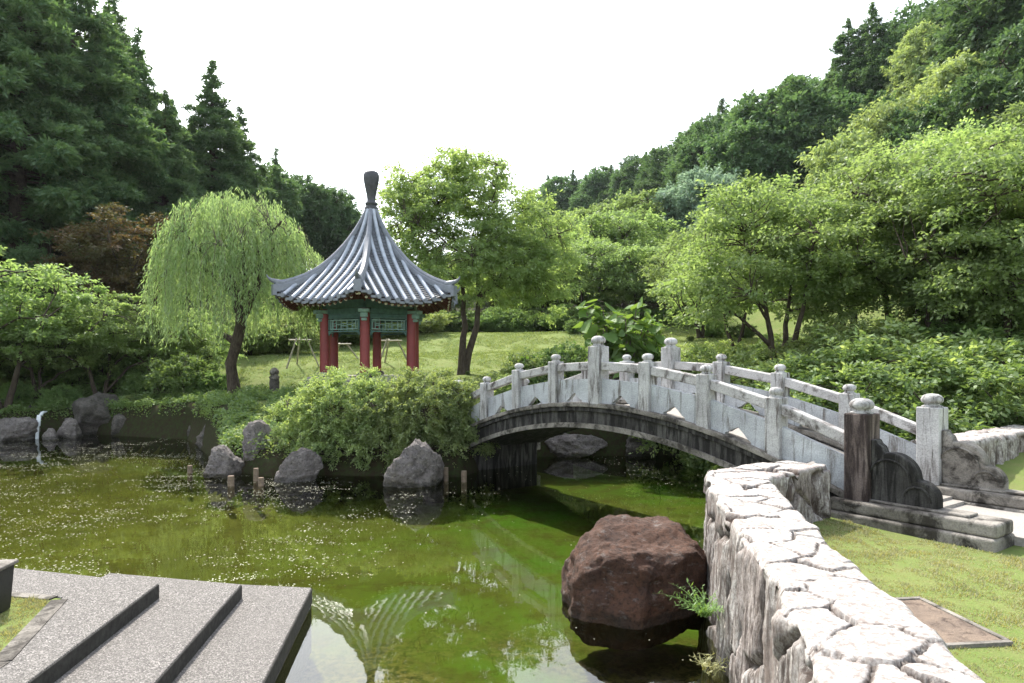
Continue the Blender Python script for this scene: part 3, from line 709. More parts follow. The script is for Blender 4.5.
# dark stone block at left edge
bk = empty('stone_bench', (-4.06, 5.3, .428), 0.12); tag(bk, 'dark polished stone block with pale top at the left edge beside the grass patch', 'bench')
mb = MB(); mb.side([(-.2, 0), (.17, 0), (.20, .345), (-.2, .345)], -.14, .14); mb.build('body', M['dark_granite'], bk, bevel=0.01)
mb = MB(); mb.box((0, 0, .362), (.44, .32, .03)); mb.build('top_slab', M['kerbstone'], bk, bevel=0.01)

# drain cover in the lawn
mc = empty('drain_cover', (2.9, 4.95, .505), .12); tag(mc, 'square dusty brown drain cover sunk in the lawn beside the foreground wall', 'drain cover')
mb = MB()
for a, b, sx_, sy_ in ((0, .42, .62, .04), (0, -.42, .62, .04), (.30, 0, .04, .8), (-.30, 0, .04, .8)): mb.box((a, b, .012), (sx_, sy_, .03))
mb.build('frame', M['kerbstone'], mc, bevel=.003); mb = MB(); mb.box((0, 0, .002), (.56, .8, .03)); mb.build('lid', M['manhole'], mc)

# stakes in the pond
def stake(px, ybot, ytop, wpx, label, lean=0.0, d=None):
    D = d or CAMZ * F / (ybot - HORIZON); z1 = world_z(ytop, D); r = wpx * D / F / 2 * .8; z1 *= .85; x = world_x(px, D)
    mb = MB(); mb.tube([(0, 0, -.4), (lean * .5, 0, z1 * .5), (lean, 0, z1)], [r * 1.05, r, r * .96], 12)
    o = mb.build('wooden_stake', M['stake'], None, (x, D, 0), bevel=.004); tag(o, label, 'stake', 'wooden stakes standing in the pond'); return o
stake(231, 486, 474, 8, 'thick short wooden stake nearest the camera at the left rock cluster')
stake(256, 481, 466, 6.5, 'taller wooden stake in front of the rock cluster, right of the thick short one')
stake(261, 486, 476, 7, 'lowest wooden stake stump in front of the rock cluster')
stake(190, 473, 464, 6, 'lone short wooden stake in the water left of the rock cluster')
stake(446, 481, 465, 6, 'wooden stake just right of the pale pointed rock')
stake(464, 482, 469, 7, 'short wooden stake farthest right, beside the bridge foot')
stake(467, 470, 449, 4.5, 'thin tall wooden stake behind the short one at the bridge foot')

# small weathered stone figure on the lawn
g0 = H(-7.4, 21.8)
sf = empty('stone_post', (-7.4, 21.8, g0)); tag(sf, 'small weathered stone post with carved top standing on the grass right of the willow', 'stone post')
mb = MB(); mb.lathe([(.17, 0), (.18, .1), (.15, .2), (.16, .45), (.14, .55)], (0, 0, 0), 10); mb.build('base', M['rock_dark'], sf)
mb = MB(); mb.lathe([(.15, .551), (.17, .6), (.12, .66), (.14, .72), (.15, .78), (.1, .86), (.03, .9)], (0, 0, 0), 10); mb.build('carved_top', M['kerbstone'], sf)

# ------------------------------------------------------------------ pavilion (hexagonal)
PX, PY = -4.22, 21.0; PG = 1.80
pav = empty('pavilion', (PX, PY, PG)); tag(pav, 'open hexagonal pavilion with red columns and flared grey tiled roof', 'pavilion')
def hexdir(deg): a = math.radians(deg); return Vector((math.sin(a), -math.cos(a), 0))   # 0 = towards the camera
CORN = [4.2 + 60 * k for k in range(6)]
RC, RR = 1.43, 2.78
b = MB(); b.prism([tuple((hexdir(c) * 1.95).xy) for c in CORN], -.5, .06); b.build('floor', M['path'], pav, bevel=.02)
b = MB(); b.prism([tuple((hexdir(c) * 2.05).xy) for c in CORN], -.5, -.04); b.build('floor_edge', M['kerbstone'], pav, bevel=.02)
for c in CORN:
    p = hexdir(c) * RC
    b = MB(); b.lathe([(.20, .061), (.24, .09), (.22, .16), (.17, .19)], (p.x, p.y, 0), 18); cb = b
    b2 = MB(); b2.lathe([(.14, .19), (.135, 1.0), (.13, 1.99)], (p.x, p.y, 0), 20); col_ = b2.build('column', M['column_red'], pav)
    cb.build('column_base', M['kerbstone'], col_)
    # bracket block on top, carved and green
    R3 = Matrix.Rotation(math.radians(c), 3, 'Z')
    bb = MB(); bb.box((p.x, p.y, 1.80) , (.20, .46, .13), M=R3); bb.box((p.x, p.y, 1.92), (.30, .60, .10), M=R3); bb.box((p.x, p.y, 1.68), (.15, .38, .08), M=R3)
    bb.build('bracket', M['beam_pale'], col_, bevel=.02)
ZB = 1.95
for k in range(6):
    c0, c1 = CORN[k], CORN[(k + 1) % 6]
    p0, p1 = hexdir(c0) * RC, hexdir(c1) * RC; mid = (p0 + p1) / 2; dv = (p1 - p0); ln = dv.length - .31; ang = math.atan2(dv.y, dv.x)
    def lb(mb, u, z, lu, lz, th=.06): 
        q = mid + dv.normalized() * u; mb.box((q.x, q.y, z), (lu, th, lz), ang)
    beam = MB(); lb(beam, 0, 1.93, ln, .16, .14); lb(beam, 0, 1.74, ln, .035, .08)
    lb(beam, 0, 1.355, ln, .04, .08)
    for sgn in (-1, 1): lb(beam, sgn * (ln / 2 - .022), 1.55, .04, .29, .07)
    bo = beam.build('beam', M['beam_green'], pav, bevel=.006)
    pn = MB(); lb(pn, 0, 1.803, ln, .09, .04); 
    for sgn in (-1, 1): lb(pn, sgn * ln * .25, 1.783, ln * .40, .012, .06); lb(pn, sgn * ln * .25, 1.74, ln * .4, .012, .06)
    pn.build('frieze_board', M['beam_green'], bo)
    lat = MB(); hw = ln / 2 - .05
    for z in (1.675, 1.42): lb(lat, 0, z, 2 * hw, .026, .035)
    for u in (-.8, -.55, -.2, .2, .55, .8):
        lb(lat, hw * u, 1.547, .022, .228, .034)
    for u in (-.675, 0, .675):
        lb(lat, hw * u, 1.575, hw * (.24 if u else .38), .02, .033); lb(lat, hw * u, 1.515, hw * (.24 if u else .38), .02, .033)
    for u in (-.375, .375): lb(lat, hw * u, 1.545, hw * .33, .022, .033)
    for u in (-.95, .95): lb(lat, hw * u, 1.545, .02, .28, .033)
    lat.build('lattice', M['beam_pale'], bo)
    # spandrel brackets under the beam, shaped
    for sgn in (-1, 1):
        sp_ = MB(); u0 = sgn * (ln / 2 - .002)
        ptsb = [(0, 1.36), (0, 1.24), (.03, 1.25), (.05, 1.30), (.10, 1.32), (.12, 1.345), (.18, 1.35), (.18, 1.36)]
        q0 = mid + dv.normalized() * u0; dn = dv.normalized() * (-sgn); nn_ = Vector((-dv.y, dv.x, 0)).normalized() * .02
        A_ = [q0 + dn * a + Vector((0, 0, z)) for a, z in ptsb]
        n_ = len(A_); vs = [x - nn_ for x in A_] + [x + nn_ for x in A_]
        sp_.add(vs, [tuple(range(n_)), tuple(reversed(range(n_, 2 * n_)))] + [(i, n_ + i, n_ + (i + 1) % n_, (i + 1) % n_) for i in range(n_)])
        sp_.build('spandrel', M['beam_green'], bo)
# roof surface (heights above pavilion ground)
PS = [0, .05, .12, .22, .36, .55, .77, .9, 1.0]; PZ = [5.38, 5.06, 4.63, 4.14, 3.60, 3.07, 2.60, 2.33, 2.14]
def catmull(x, X, Y):
    i = max(0, min(len(X) - 2, int(np.searchsorted(X, x) - 1)))
    t = (x - X[i]) / (X[i + 1] - X[i])
    def sl(j):
        if j <= 0: return (Y[1] - Y[0]) / (X[1] - X[0])
        if j >= len(X) - 1: return (Y[-1] - Y[-2]) / (X[-1] - X[-2])
        return (Y[j + 1] - Y[j - 1]) / (X[j + 1] - X[j - 1])
    h = X[i + 1] - X[i]; m0, m1 = sl(i) * h, sl(i + 1) * h
    return (2*t**3-3*t**2+1)*Y[i] + (t**3-2*t**2+t)*m0 + (-2*t**3+3*t**2)*Y[i+1] + (t**3-t**2)*m1
AP = RR * math.cos(math.radians(30)); HE = RR * .5
def roof_pt(k, s, e, dz=0.0):
    """face k, s 0..1 towards eave, e lateral metres"""
    md = hexdir(CORN[k] + 30); tg = Vector((-md.y, md.x, 0))
    half = max(HE * s, 1e-4); u = max(-1, min(1, e / half))
    z = catmull(s, PS, PZ) + .34 * (s ** 4) * abs(u) ** 2.6
    out_ = AP * s * (1 + .035 * s ** 4 * abs(u) ** 3)
    return Vector((0, 0, z + dz)) + md * out_ + tg * e * (1 + .035 * s ** 4 * abs(u) ** 3)
covering = MB()
for k in range(6):
    # pan tiles in overlapping courses
    NR = 34
    grid = []
    for r in range(NR):
        s0 = .03 + .97 * (r / NR); s1 = .03 + .97 * ((r + 1) / NR)
        for s, dz in ((s0, .0), (s1, .034)):
            grid.append([roof_pt(k, s, HE * s * (-1 + 2 * j / 16), dz) for j in range(17)])
    vs = [p for row in grid for p in row]; fs = []
    for r in range(len(grid) - 1):
        for j in range(16):
            a = r * 17 + j; fs.append((a, a + 17, a + 18, a + 1))
    covering.add(vs, fs, False)
covering.build('tile_courses', M['pan'], pav)
for k in range(6):
    rib = MB(); endt = MB()
    sp = .272; nr = 9
    for j in range(nr):
        e = (j - (nr - 1) / 2) * sp
        smin = max(.06, abs(e) / HE + .015)
        if smin > .97: continue
        pts = []; n = max(3, int((1.0 - smin) * 22))
        for q in range(n + 1):
            s = smin + (1.012 - smin) * q / n
            pts.append(roof_pt(k, s, e * 1.0, .03))
        rib.tube(pts, .062, 8)
        pe = pts[-1]; md = hexdir(CORN[k] + 30)
        endt.tube([pe - md * .02, pe + md * .035], .07, 10)
    for j in range(nr + 1):     # drip tiles between the ribs
        e = (j - nr / 2) * sp
        if abs(e) > HE * .97: continue
        p = roof_pt(k, 1.005, e, -.02); endt.box(p + Vector((0, 0, -.015)), (.16, .03, .07), math.radians(CORN[k] + 30))
    rb = rib.build('rib_tiles', M['tile'], pav); endt.build('eave_tiles', M['ridge'], rb)
# hip ridges with upturned ends
for k in range(6):
    c = CORN[k]; md = hexdir(c); tg = Vector((-md.y, md.x, 0)); pts = []
    for q in range(25):
        s = .04 + .95 * q / 24; p = roof_pt(k, s, -HE * s); pts.append(p)
    rd = MB()
    w_ = lambda q: .10 if q > 2 else .07
    sec = [(-.095, -.05), (-.095, .10), (-.07, .12), (-.07, .17), (-.035, .215), (.035, .215), (.07, .17), (.07, .12), (.095, .10), (.095, -.05)]
    vs = []; m_ = len(sec)
    for q, p in enumerate(pts):
        f = .55 + .45 * min(1, q / 8) + (.25 * max(0, (q - 17) / 7))
        for a, bz in sec: vs.append(p + tg * a * min(1, .6 + q * .06) + Vector((0, 0, bz * f)))
    fs = [tuple(range(m_)), tuple(reversed(range(len(vs) - m_, len(vs))))]
    for q in range(len(pts) - 1):
        for a in range(m_ - 1): fs.append((q * m_ + a, q * m_ + a + 1, (q + 1) * m_ + a + 1, (q + 1) * m_ + a))
    rd.add(vs, fs); ro = rd.build('hip_ridge', M['ridge'] if k % 2 else M['ridge'], pav)
    # horned end piece
    pe = pts[-1]; hn = MB()
    hn.tube([pe - md * .25 + Vector((0, 0, .2)), pe + Vector((0, 0, .24)), pe + md * .12 + Vector((0, 0, .28)), pe + md * .20 + Vector((0, 0, .35)), pe + md * .22 + Vector((0, 0, .42))], [.09, .075, .05, .028, .01], 8)
    hn.box(pe + md * .02 + Vector((0, 0, .0)), (.20, .10, .30), math.radians(c))
    hn.build('ridge_horn', M['ridge'], ro)
# soffit, fascia, rafters
sof = MB(); cen = []
for k in range(6):
    g_ = [[roof_pt(k, s, HE * s * (-1 + 2 * j / 12), -.10 if s > .6 else -.10) for j in range(13)] for s in (.38, .55, .7, .85, .985)]
    vs = [p for r in g_ for p in r]; fs = []
    for r in range(4):
        for j in range(12): a = r * 13 + j; fs.append((a, a + 1, a + 14, a + 13))
    sof.add(vs, fs)
sof.build('soffit', M['rafter_red'], pav)
fa = MB()
for k in range(6):
    vs = []
    for j in range(13):
        e = HE * (-1 + 2 * j / 12)
        vs += [roof_pt(k, .985, e, -.13), roof_pt(k, .985, e, -.02), roof_pt(k, .965, e, -.02), roof_pt(k, .965, e, -.13)]
    fs = []
    for j in range(12):
        a = 4 * j; b_ = a + 4
        fs += [(a, b_, b_ + 1, a + 1), (a + 1, b_ + 1, b_ + 2, a + 2), (a + 2, b_ + 2, b_ + 3, a + 3), (a + 3, b_ + 3, b_, a)]
    fs += [(0, 1, 2, 3), (51, 50, 49, 48)]
    fa = MB(); fa.add(vs, fs); fa.build('fascia', M['wood_dark'], pav)
for k in range(6):
    rf = MB(); re = MB(); ends = []; md = hexdir(CORN[k] + 30); tg = Vector((-md.y, md.x, 0))
    for j in range(15):
        e = HE * (-.93 + 1.86 * j / 14)
        pa = roof_pt(k, .53, e * .53, -.17); pb = roof_pt(k, .955, e, -.19); rf.tube([pa, pb], .036, 7)
        dd = (pb - pa).normalized(); ends.append((pb, pb + dd * .02))
        e2 = e + .06; pc = roof_pt(k, .7, e2 * .7, -.105); pd = roof_pt(k, .975, e2 * .98, -.165); rf.tube([pc + Vector((0,0,-.02)), pd], .03, 5)
    ns = len(rf.f)
    for ea, eb in ends: rf.tube([ea, eb], .039, 7)
    rf.build('rafters', M['rafter_red'], pav, mat2=M['rafter_end'], split=ns)
# plate ring above the beams closing the ceiling
rg = MB()
for k in range(6):
    p0, p1 = hexdir(CORN[k]) * RC, hexdir(CORN[(k + 1) % 6]) * RC; mid = (p0 + p1) / 2; dv = p1 - p0
    rg.box((mid.x, mid.y, 2.13), (dv.length - .02, .16, .22), math.atan2(dv.y, dv.x))
rg.build('eave_plate', M['beam_green'], pav)
cl_ = MB(); cl_.prism([tuple((hexdir(c) * 1.45).xy) for c in CORN], 2.20, 2.24); cl_.build('ceiling', M['rafter_red'], pav)
fb = MB(); fb.lathe([(.17, 4.9), (.19, 5.04), (.21, 5.10), (.165, 5.13), (.16, 5.18), (.185, 5.20), (.18, 5.25), (.13, 5.28), (.125, 5.36), (.14, 5.48), (.175, 5.65), (.215, 5.84), (.235, 5.98), (.235, 6.08), (.205, 6.16), (.13, 6.20), (.04, 6.215), (.001, 6.216)], (0, 0, 0), 28)
fb.build('finial', M['finial'], pav)

# bamboo tree supports on the lawn
def support(px, d, ytop, ybot, label):
    x = world_x(px, d); g = H(x, d); h = world_z(ytop, d) - g
    r_ = empty('tree_support', (x, d, g)); tag(r_, label, 'tree support', 'bamboo tree supports on the lawn')
    for a in (0, 2.1, 4.2):
        mb = MB(); mb.tube([(math.cos(a) * .75, math.sin(a) * .75, 0), (math.cos(a) * .22, math.sin(a) * .22, h)], .035, 6); mb.build('pole', M['bamboo_pole'], r_)
    mb = MB(); mb.tube([(-.45, -.12, h * .93), (.45, -.12, h * .93)], .035, 6); mb.build('crossbar', M['bamboo_pole'], r_)
support(391, 27, 339, 0, 'bamboo tripod tree support seen between the pavilion columns')
support(341, 29, 343, 0, 'bamboo tree support behind the left half of the pavilion')
support(301, 28, 338, 0, 'bamboo tree support left of the pavilion')

# ------------------------------------------------------------------ plants
def leaf_mesh(name, rng, P, Ln, Wd, up=.6, droop=.25, dirs=None):
    n = len(P)
    nn = rng.normal(size=(n, 3)); nn[:, 2] = np.abs(nn[:, 2]) + up; nn /= np.linalg.norm(nn, axis=1)[:, None]
    a = rng.normal(size=(n, 3)) if dirs is None else dirs + rng.normal(size=(n, 3)) * .35
    a -= (a * nn).sum(1)[:, None] * nn; a[:, 2] -= droop; a /= np.linalg.norm(a, axis=1)[:, None] + 1e-9
    b = np.cross(nn, a); b /= np.linalg.norm(b, axis=1)[:, None] + 1e-9
    l = (Ln * rng.uniform(.55, 1.35, n))[:, None]; w = (Wd * rng.uniform(.7, 1.2, n))[:, None]
    fold = nn * l * .08
    V = np.stack([P, P + a * l * .45 + b * w * .5 + fold, P + a * l, P + a * l * .45 - b * w * .5 + fold], 1).reshape(-1, 3)
    q = np.arange(n * 4).reshape(n, 4)
    return np_mesh(name, V, q)

def sample_blobs(rng, blobs, n, shell=3.0):
    vol = np.array([b[3] * b[4] * b[5] for b in blobs]); idx = rng.choice(len(blobs), n, p=vol / vol.sum())
    d = rng.normal(size=(n, 3)); d /= np.linalg.norm(d, axis=1)[:, None]; r = rng.random(n) ** (1 / shell)
    B = np.array(blobs)[idx]; return B[:, :3] + d * r[:, None] * B[:, 3:6]

def sprays(rng, C, R, flat, twigs, per, jit=.10, out_from=None):
    """leaf positions along twigs that fan out of every clump centre"""
    n = len(C); R = np.broadcast_to(R, (n,))
    T = rng.normal(size=(n, twigs, 3)); T[..., 2] *= flat
    if out_from is not None:
        o = C - out_from; o /= np.linalg.norm(o, axis=1)[:, None] + 1e-6; T += o[:, None, :] * .6
    T /= np.linalg.norm(T, axis=2)[..., None]; T[..., 2] *= flat ** .5
    T *= (R[:, None] * rng.uniform(.5, 1.25, (n, twigs)))[..., None]
    t = rng.random((n, twigs, per, 1)) ** .7
    P = C[:, None, None, :] + T[:, :, None, :] * t
    P[..., 2] -= (t[..., 0] ** 2) * R[:, None, None] * .15
    P += rng.normal(size=P.shape) * (R[:, None, None, None] * jit)
    D = np.broadcast_to(T[:, :, None, :], P.shape)
    return P.reshape(-1, 3), D.reshape(-1, 3) / np.linalg.norm(D.reshape(-1, 3), axis=1)[:, None]

def wiggle(rng, a, b, n, amp, sag=0.0):
    a = np.array(a, float); b = np.array(b, float); L_ = np.linalg.norm(b - a); pts = []
    off = np.zeros(3)
    for i in range(n + 1):
        t = i / n; env = math.sin(math.pi * t)
        off += rng.normal(size=3) * amp * L_ / n
        pts.append(a + (b - a) * t + off * env + np.array([0, 0, sag * L_ * env]))
    return pts

def broadleaf(name, seed, h, blobs, clumps=120, R=.6, flat=.45, twigs=9, per=26, leaf=(.09, .05), up=.6, droop=.25, trunk_r=.12, stems=1,
              limbs=7, leafm='maple_leaf', barkm='bark', shell=2.4, lean=(0, 0), fork=.3, twig_r=.012, sag=.12, spread_k=.12):
    rng = np.random.default_rng(seed)
    C = sample_blobs(rng, blobs, clumps, shell); P, D = sprays(rng, C, R * rng.uniform(.7, 1.3, clumps), flat, twigs, per, .09, np.array([lean[0], lean[1], h * .35]))
    crown = leaf_mesh(name + '_crown', rng, P, leaf[0], leaf[1], up, droop, D)
    # limbs: farthest points of the clump cloud, each clump hangs on the nearest limb
    seeds = [int(rng.integers(clumps))]
    for _ in range(limbs - 1):
        dmin = np.min([np.linalg.norm(C - C[s], axis=1) for s in seeds], axis=0); seeds.append(int(np.argmax(dmin)))
    mb = MB(); limb_pts = []
    cz = np.mean(C, axis=0)
    trunks = []
    for s in range(stems):
        ang = 2 * math.pi * s / stems + rng.random(); spread = 0 if stems == 1 else spread_k * h
        top = np.array([cz[0] * .6 + math.cos(ang) * spread, cz[1] * .6 + math.sin(ang) * spread, h * (.62 if stems == 1 else .5)])
        pts = wiggle(rng, (math.cos(ang) * .5 * trunk_r * (stems > 1), math.sin(ang) * .5 * trunk_r * (stems > 1), -.15), top, 9, .12)
        rr = [trunk_r * (1.25 if i == 0 else 1) * (1 - .72 * i / 9) for i in range(10)]
        mb.tube(pts, rr, 9); trunks.append((pts, rr))
    for s in seeds:
        tgt = C[s]; best = None
        for pts, rr in trunks:
            for i, p in enumerate(pts):
                if i < 9 * fork: continue
                if p[2] > tgt[2] + .1 * h and i > 4: continue
                dd = np.linalg.norm(tgt - p) + .25 * abs(i - 5) * 0
                sc = dd - .5 * max(0, tgt[2] - p[2])
                if best is None or sc < best[0]: best = (sc, p, rr[i])
        if best is None: best = (0, trunks[0][0][4], trunks[0][1][4])
        pts = wiggle(rng, best[1], tgt, 7, .16, sag)
        mb.tube(pts, [best[2] * .62 * (1 - .8 * i / 7) + twig_r * .6 for i in range(8)], 6); limb_pts += pts
    LP_ = np.array(limb_pts + [p for pts, _ in trunks for p in pts[4:]])
    for c in C:
        d = np.linalg.norm(LP_ - c, axis=1) + .3 * np.maximum(0, LP_[:, 2] - c[2]); j = int(np.argmin(d)); 
        if d[j] < .1: continue
        pts = wiggle(rng, LP_[j], c, 4, .15, .08); mb.tube(pts, [twig_r * 1.5, twig_r * 1.3, twig_r, twig_r * .8, twig_r * .4], 4, False)
    root = empty(name); t = mb.build('trunk', M[barkm], root)
    c = link('crown', crown, M[leafm], root)
    root['h'] = max(float(C[:, 2].max() + R * .3), 0.1)
    return root

def conifer(name, seed, h, base_w, nb=300, leafm='cedar_leaf', leaf=(.22, .085), start=.08, full=1.0, per=22):
    rng = np.random.default_rng(seed); mb = MB()
    mb.tube([(0, 0, -1), (0, 0, h * .3), (0, 0, h * .7), (0, 0, h)], [.022 * h, .017 * h, .009 * h, .015], 8)
    Cs = []; Rs = []
    lob = rng.uniform(0, 6.28, 3)
    for i in range(nb):
        t = start + (1 - start) * ((i + rng.random()) / nb) ** .85
        a = i * 2.4 + rng.normal() * .4
        w = min(base_w, .30 * (1 - t) * h) * (1 + .18 * math.sin(t * 19 + lob[0]) + .12 * math.sin(a * 2 + lob[1])) * rng.uniform(.5, 1.28) * (1 + .25 * mn.noise(Vector((math.cos(a) * 1.5, math.sin(a) * 1.5 + seed, t * 9)))) + .05
        if rng.random() < .16 + .5 * max(0, t - .72) / .28: continue
        p0 = np.array([0, 0, h * t]); up = .25 if t > .7 else 0.0
        p1 = np.array([math.cos(a) * w, math.sin(a) * w, h * t - w * (.16 - up) + w * .12 * rng.normal()])
        mb.tube([p0, (p0 + p1) / 2 + np.array([0, 0, w * .05]), p1], [.05 * (1 - t) + .015, .03 * (1 - t) + .01, .006], 4, False)
        k = max(2, int(w / .5))
        for j in range(k):
            f = .38 + .62 * (j + .7) / k
            q = p0 + (p1 - p0) * f; q[2] += w * .05 * math.sin(f * 3.1); Cs.append(q + rng.normal(size=3) * .08); Rs.append(.10 + .46 * min(1, w / 1.8) * (1.1 - .3 * f))
    # leader sprays
    for j in range(3): Cs.append(np.array([0, 0, h * (.93 + .02 * j)])); Rs.append(.10)
    C = np.array(Cs); P, D = sprays(rng, C, np.array(Rs) * full, .6, 7, per, .12, np.array([0, 0, h * .3]))
    kp = rng.random(len(P)) < np.repeat(np.clip((np.array(Rs) / .42) ** 2, .12, 1), 7 * per); P, D = P[kp], D[kp]
    crown = leaf_mesh(name + '_crown', rng, P, leaf[0], leaf[1], .3, .15, D)
    root = empty(name); mb.build('trunk', M['bark'], root); link('crown', crown, M[leafm], root); root['h'] = h; return root

def place(proto, x, y, s, rz, label, cat, group=None, z=None, first=[set()], sz=None, sink=0.0):
    o = proto if proto.name not in first[0] else copy_tree(proto)
    first[0].add(proto.name)
    o.location = (x, y, (H(x, y) if z is None else z) - sink); o.rotation_euler[2] = rz; o.scale = (s, s, s if sz is None else sz)
    if 'group' in o: del o['group']
    tag(o, label, cat, group); return o
def stand(proto, px, d, ytop, label, cat='tree', group=None, rz=None, wide=1.0):
    x = world_x(px, d); g = H(x, d); hh = world_z(ytop, d) - g; s = max(.15, hh / proto['h'])
    return place(proto, x, d, s * wide, random.uniform(0, 6.28) if rz is None else rz, label, cat, group, sz=s)

# willow
def willow():
    rng = np.random.default_rng(5); root = empty('willow_tree'); mb = MB()
    tr = [(0, 0, -.2), (-.12, 0, .5), (-.2, 0, 1.1), (-.02, 0, 1.7), (.12, 0, 2.3), (.10, 0, 3.0), (.2, .1, 3.7), (.1, 0, 4.6)]
    mb.tube(tr, [.24, .19, .17, .17, .16, .14, .10, .06], 12)
    mb.tube([(-.05, 0, 1.75), (-.35, 0, 1.95), (-.42, 0, 2.0)], [.12, .08, .05], 8)
    tips = []
    for k in range(11):
        a = 2.4 * k; rr = 1.5 + .6 * rng.random(); st = tr[4 + k % 3]
        tgt = (math.cos(a) * rr, math.sin(a) * rr, 4.2 + 1.2 * rng.random()); pts = wiggle(rng, st, tgt, 6, .15, .15)
        mb.tube(pts, [.085 * (1 - .8 * i / 6) + .012 for i in range(7)], 6); tips += pts[3:]
    S = []; D = []; strands = MB()
    tips = np.array(tips)
    for k in range(1150):
        a = rng.random() * 6.283; u = rng.random() ** .5
        r = 2.5 * u * (1 + .13 * math.sin(3 * a + 1)); ztop = 6.15 - 1.9 * (u ** 2.3) + .35 * math.sin(a * 4 + u * 5) * u + rng.normal() * .18
        p = np.array([math.cos(a) * r * .93, math.sin(a) * r * .93, ztop])
        ln = (1.2 + 1.9 * rng.random()) * (1.0 if u < .7 else 1.25) * (.6 + .4 * rng.random())
        if ztop - ln < 1.7: ln = max(.7, ztop - 1.7 - rng.random() * .8)
        n = int(ln / .05); t = np.linspace(0, 1, n)
        outw = np.array([math.cos(a), math.sin(a), 0]) * (.25 * rng.random() + .1); sw = rng.normal(size=3) * .12
        q = p + outw * (np.sqrt(t))[:, None] + sw * (t ** 2)[:, None]; q[:, 2] -= ln * (t ** 1.25)
        S.append(q + rng.normal(size=q.shape) * .025); dd = np.tile(np.array([0, 0, -1.0]), (n, 1)) + outw * .8; D.append(dd)
        if k % 4 == 0:
            j = int(np.argmin(np.linalg.norm(tips - p, axis=1))); strands.tube([tips[j], (tips[j] + p) / 2 + np.array([0, 0, .15]), p, q[n // 2], q[-1]], [.014, .01, .007, .005, .003], 3, False)
    P = np.concatenate(S); D = np.concatenate(D)
    crown = leaf_mesh('willow_crown', rng, P, .15, .032, .1, .5, D)
    t_ = mb.build('trunk', M['bark'], root); strands.build('hanging_twigs', M['bark_pale'], root); link('crown', crown, M['willow_leaf'], root); return root
wl = willow(); place(wl, world_x(237, 21.6), 21.6, 1.0, 0, 'weeping willow with dark crooked trunk standing left of the pavilion', 'tree')

# centre tree: light airy crown, forked dark trunk
ct = broadleaf('slender_tree', 11, 7.9, [(0, 0, 6.1, 2.2, 1.9, 1.5), (-1.8, 0, 5.3, 1.4, 1.4, 1.9), (2.1, 0, 4.7, 1.9, 1.7, 1.8), (.3, 0, 4.0, 2.8, 1.9, 1.2), (3.0, 0, 3.2, 1.0, 1.1, 1.3), (-.2, .2, 7.0, 1.1, 1.0, .8), (1.2, 0, 3.1, 1.9, 1.5, .7)],
               640, .52, .5, 8, 17, (.12, .052), .4, .4, .15, 2, 13, 'light_leaf', 'bark', 2.0, fork=.5, twig_r=.011, spread_k=.035)
place(ct, world_x(463, 24), 24, 1.0, 0.15, 'light green airy tree with forked dark trunk right of the pavilion', 'tree')

# spreading trees on the right bank
mp = [broadleaf('maple_tree', 31 + k, 5.0, bl, 270, .60, .34, 9, 21, (.10, .055), .45, .3, .11, st, 11, lm, 'bark', 2.0, fork=.2)
      for k, (bl, st, lm) in enumerate([
          ([(0, 0, 3.2, 2.6, 2.3, 1.3), (-.9, 0, 4.2, 1.2, 1.2, .7), (1.3, .2, 2.6, 1.8, 1.8, 1.0), (-1.9, 0, 2.3, 1.1, 1.2, .8)], 3, 'maple_leaf'),
          ([(0, 0, 3.3, 2.4, 2.4, 1.4), (1.2, .5, 4.1, 1.5, 1.4, .7), (-1.5, 0, 2.5, 1.7, 1.7, 1.0)], 2, 'maple_leaf'),
          ([(.3, 0, 3.0, 2.9, 2.3, 1.5), (-.8, -.5, 4.0, 1.4, 1.4, .9), (.5, .5, 1.9, 2.2, 2.0, .9)], 2, 'cherry_leaf')])]
gR = 'spreading trees on the right bank'
for pi, px, d, yt, rz, lab in (
    (0, 785, 18, 182, 0.2, 'yellow green tree with several thin trunks behind the right half of the bridge'),
    (1, 905, 19, 150, 1.4, 'broad yellow green tree right of the many stemmed one, behind the end posts'),
    (2, 1000, 16, 150, 0.5, 'nearest broad tree at the right edge, darker green'),
    (0, 1060, 20, 110, 2.5, 'tallest yellow green tree, cut by the right edge of the photograph'),
    (1, 960, 24, 140, 4.0, 'yellow green tree filling the gap behind the two broad ones at right'),
    (2, 850, 25, 178, 2.2, 'yellow green tree farther back between the dark round evergreen and the bridge'),
    (1, 735, 26, 235, 5.0, 'yellow green tree behind the left side of the many stemmed tree'),
    (0, 700, 33, 232, 1.0, 'small spreading tree at the far side of the lawn, right of the big leaved plant'),
    (2, 1100, 27, 90, 3.0, 'green tree mostly outside the right edge behind the tallest one'),
    (0, 915, 33, 135, 3.3, 'yellow green tree highest on the slope above the broad trees')):
    stand(mp[pi], px, d, yt, lab, 'tree', gR, rz)

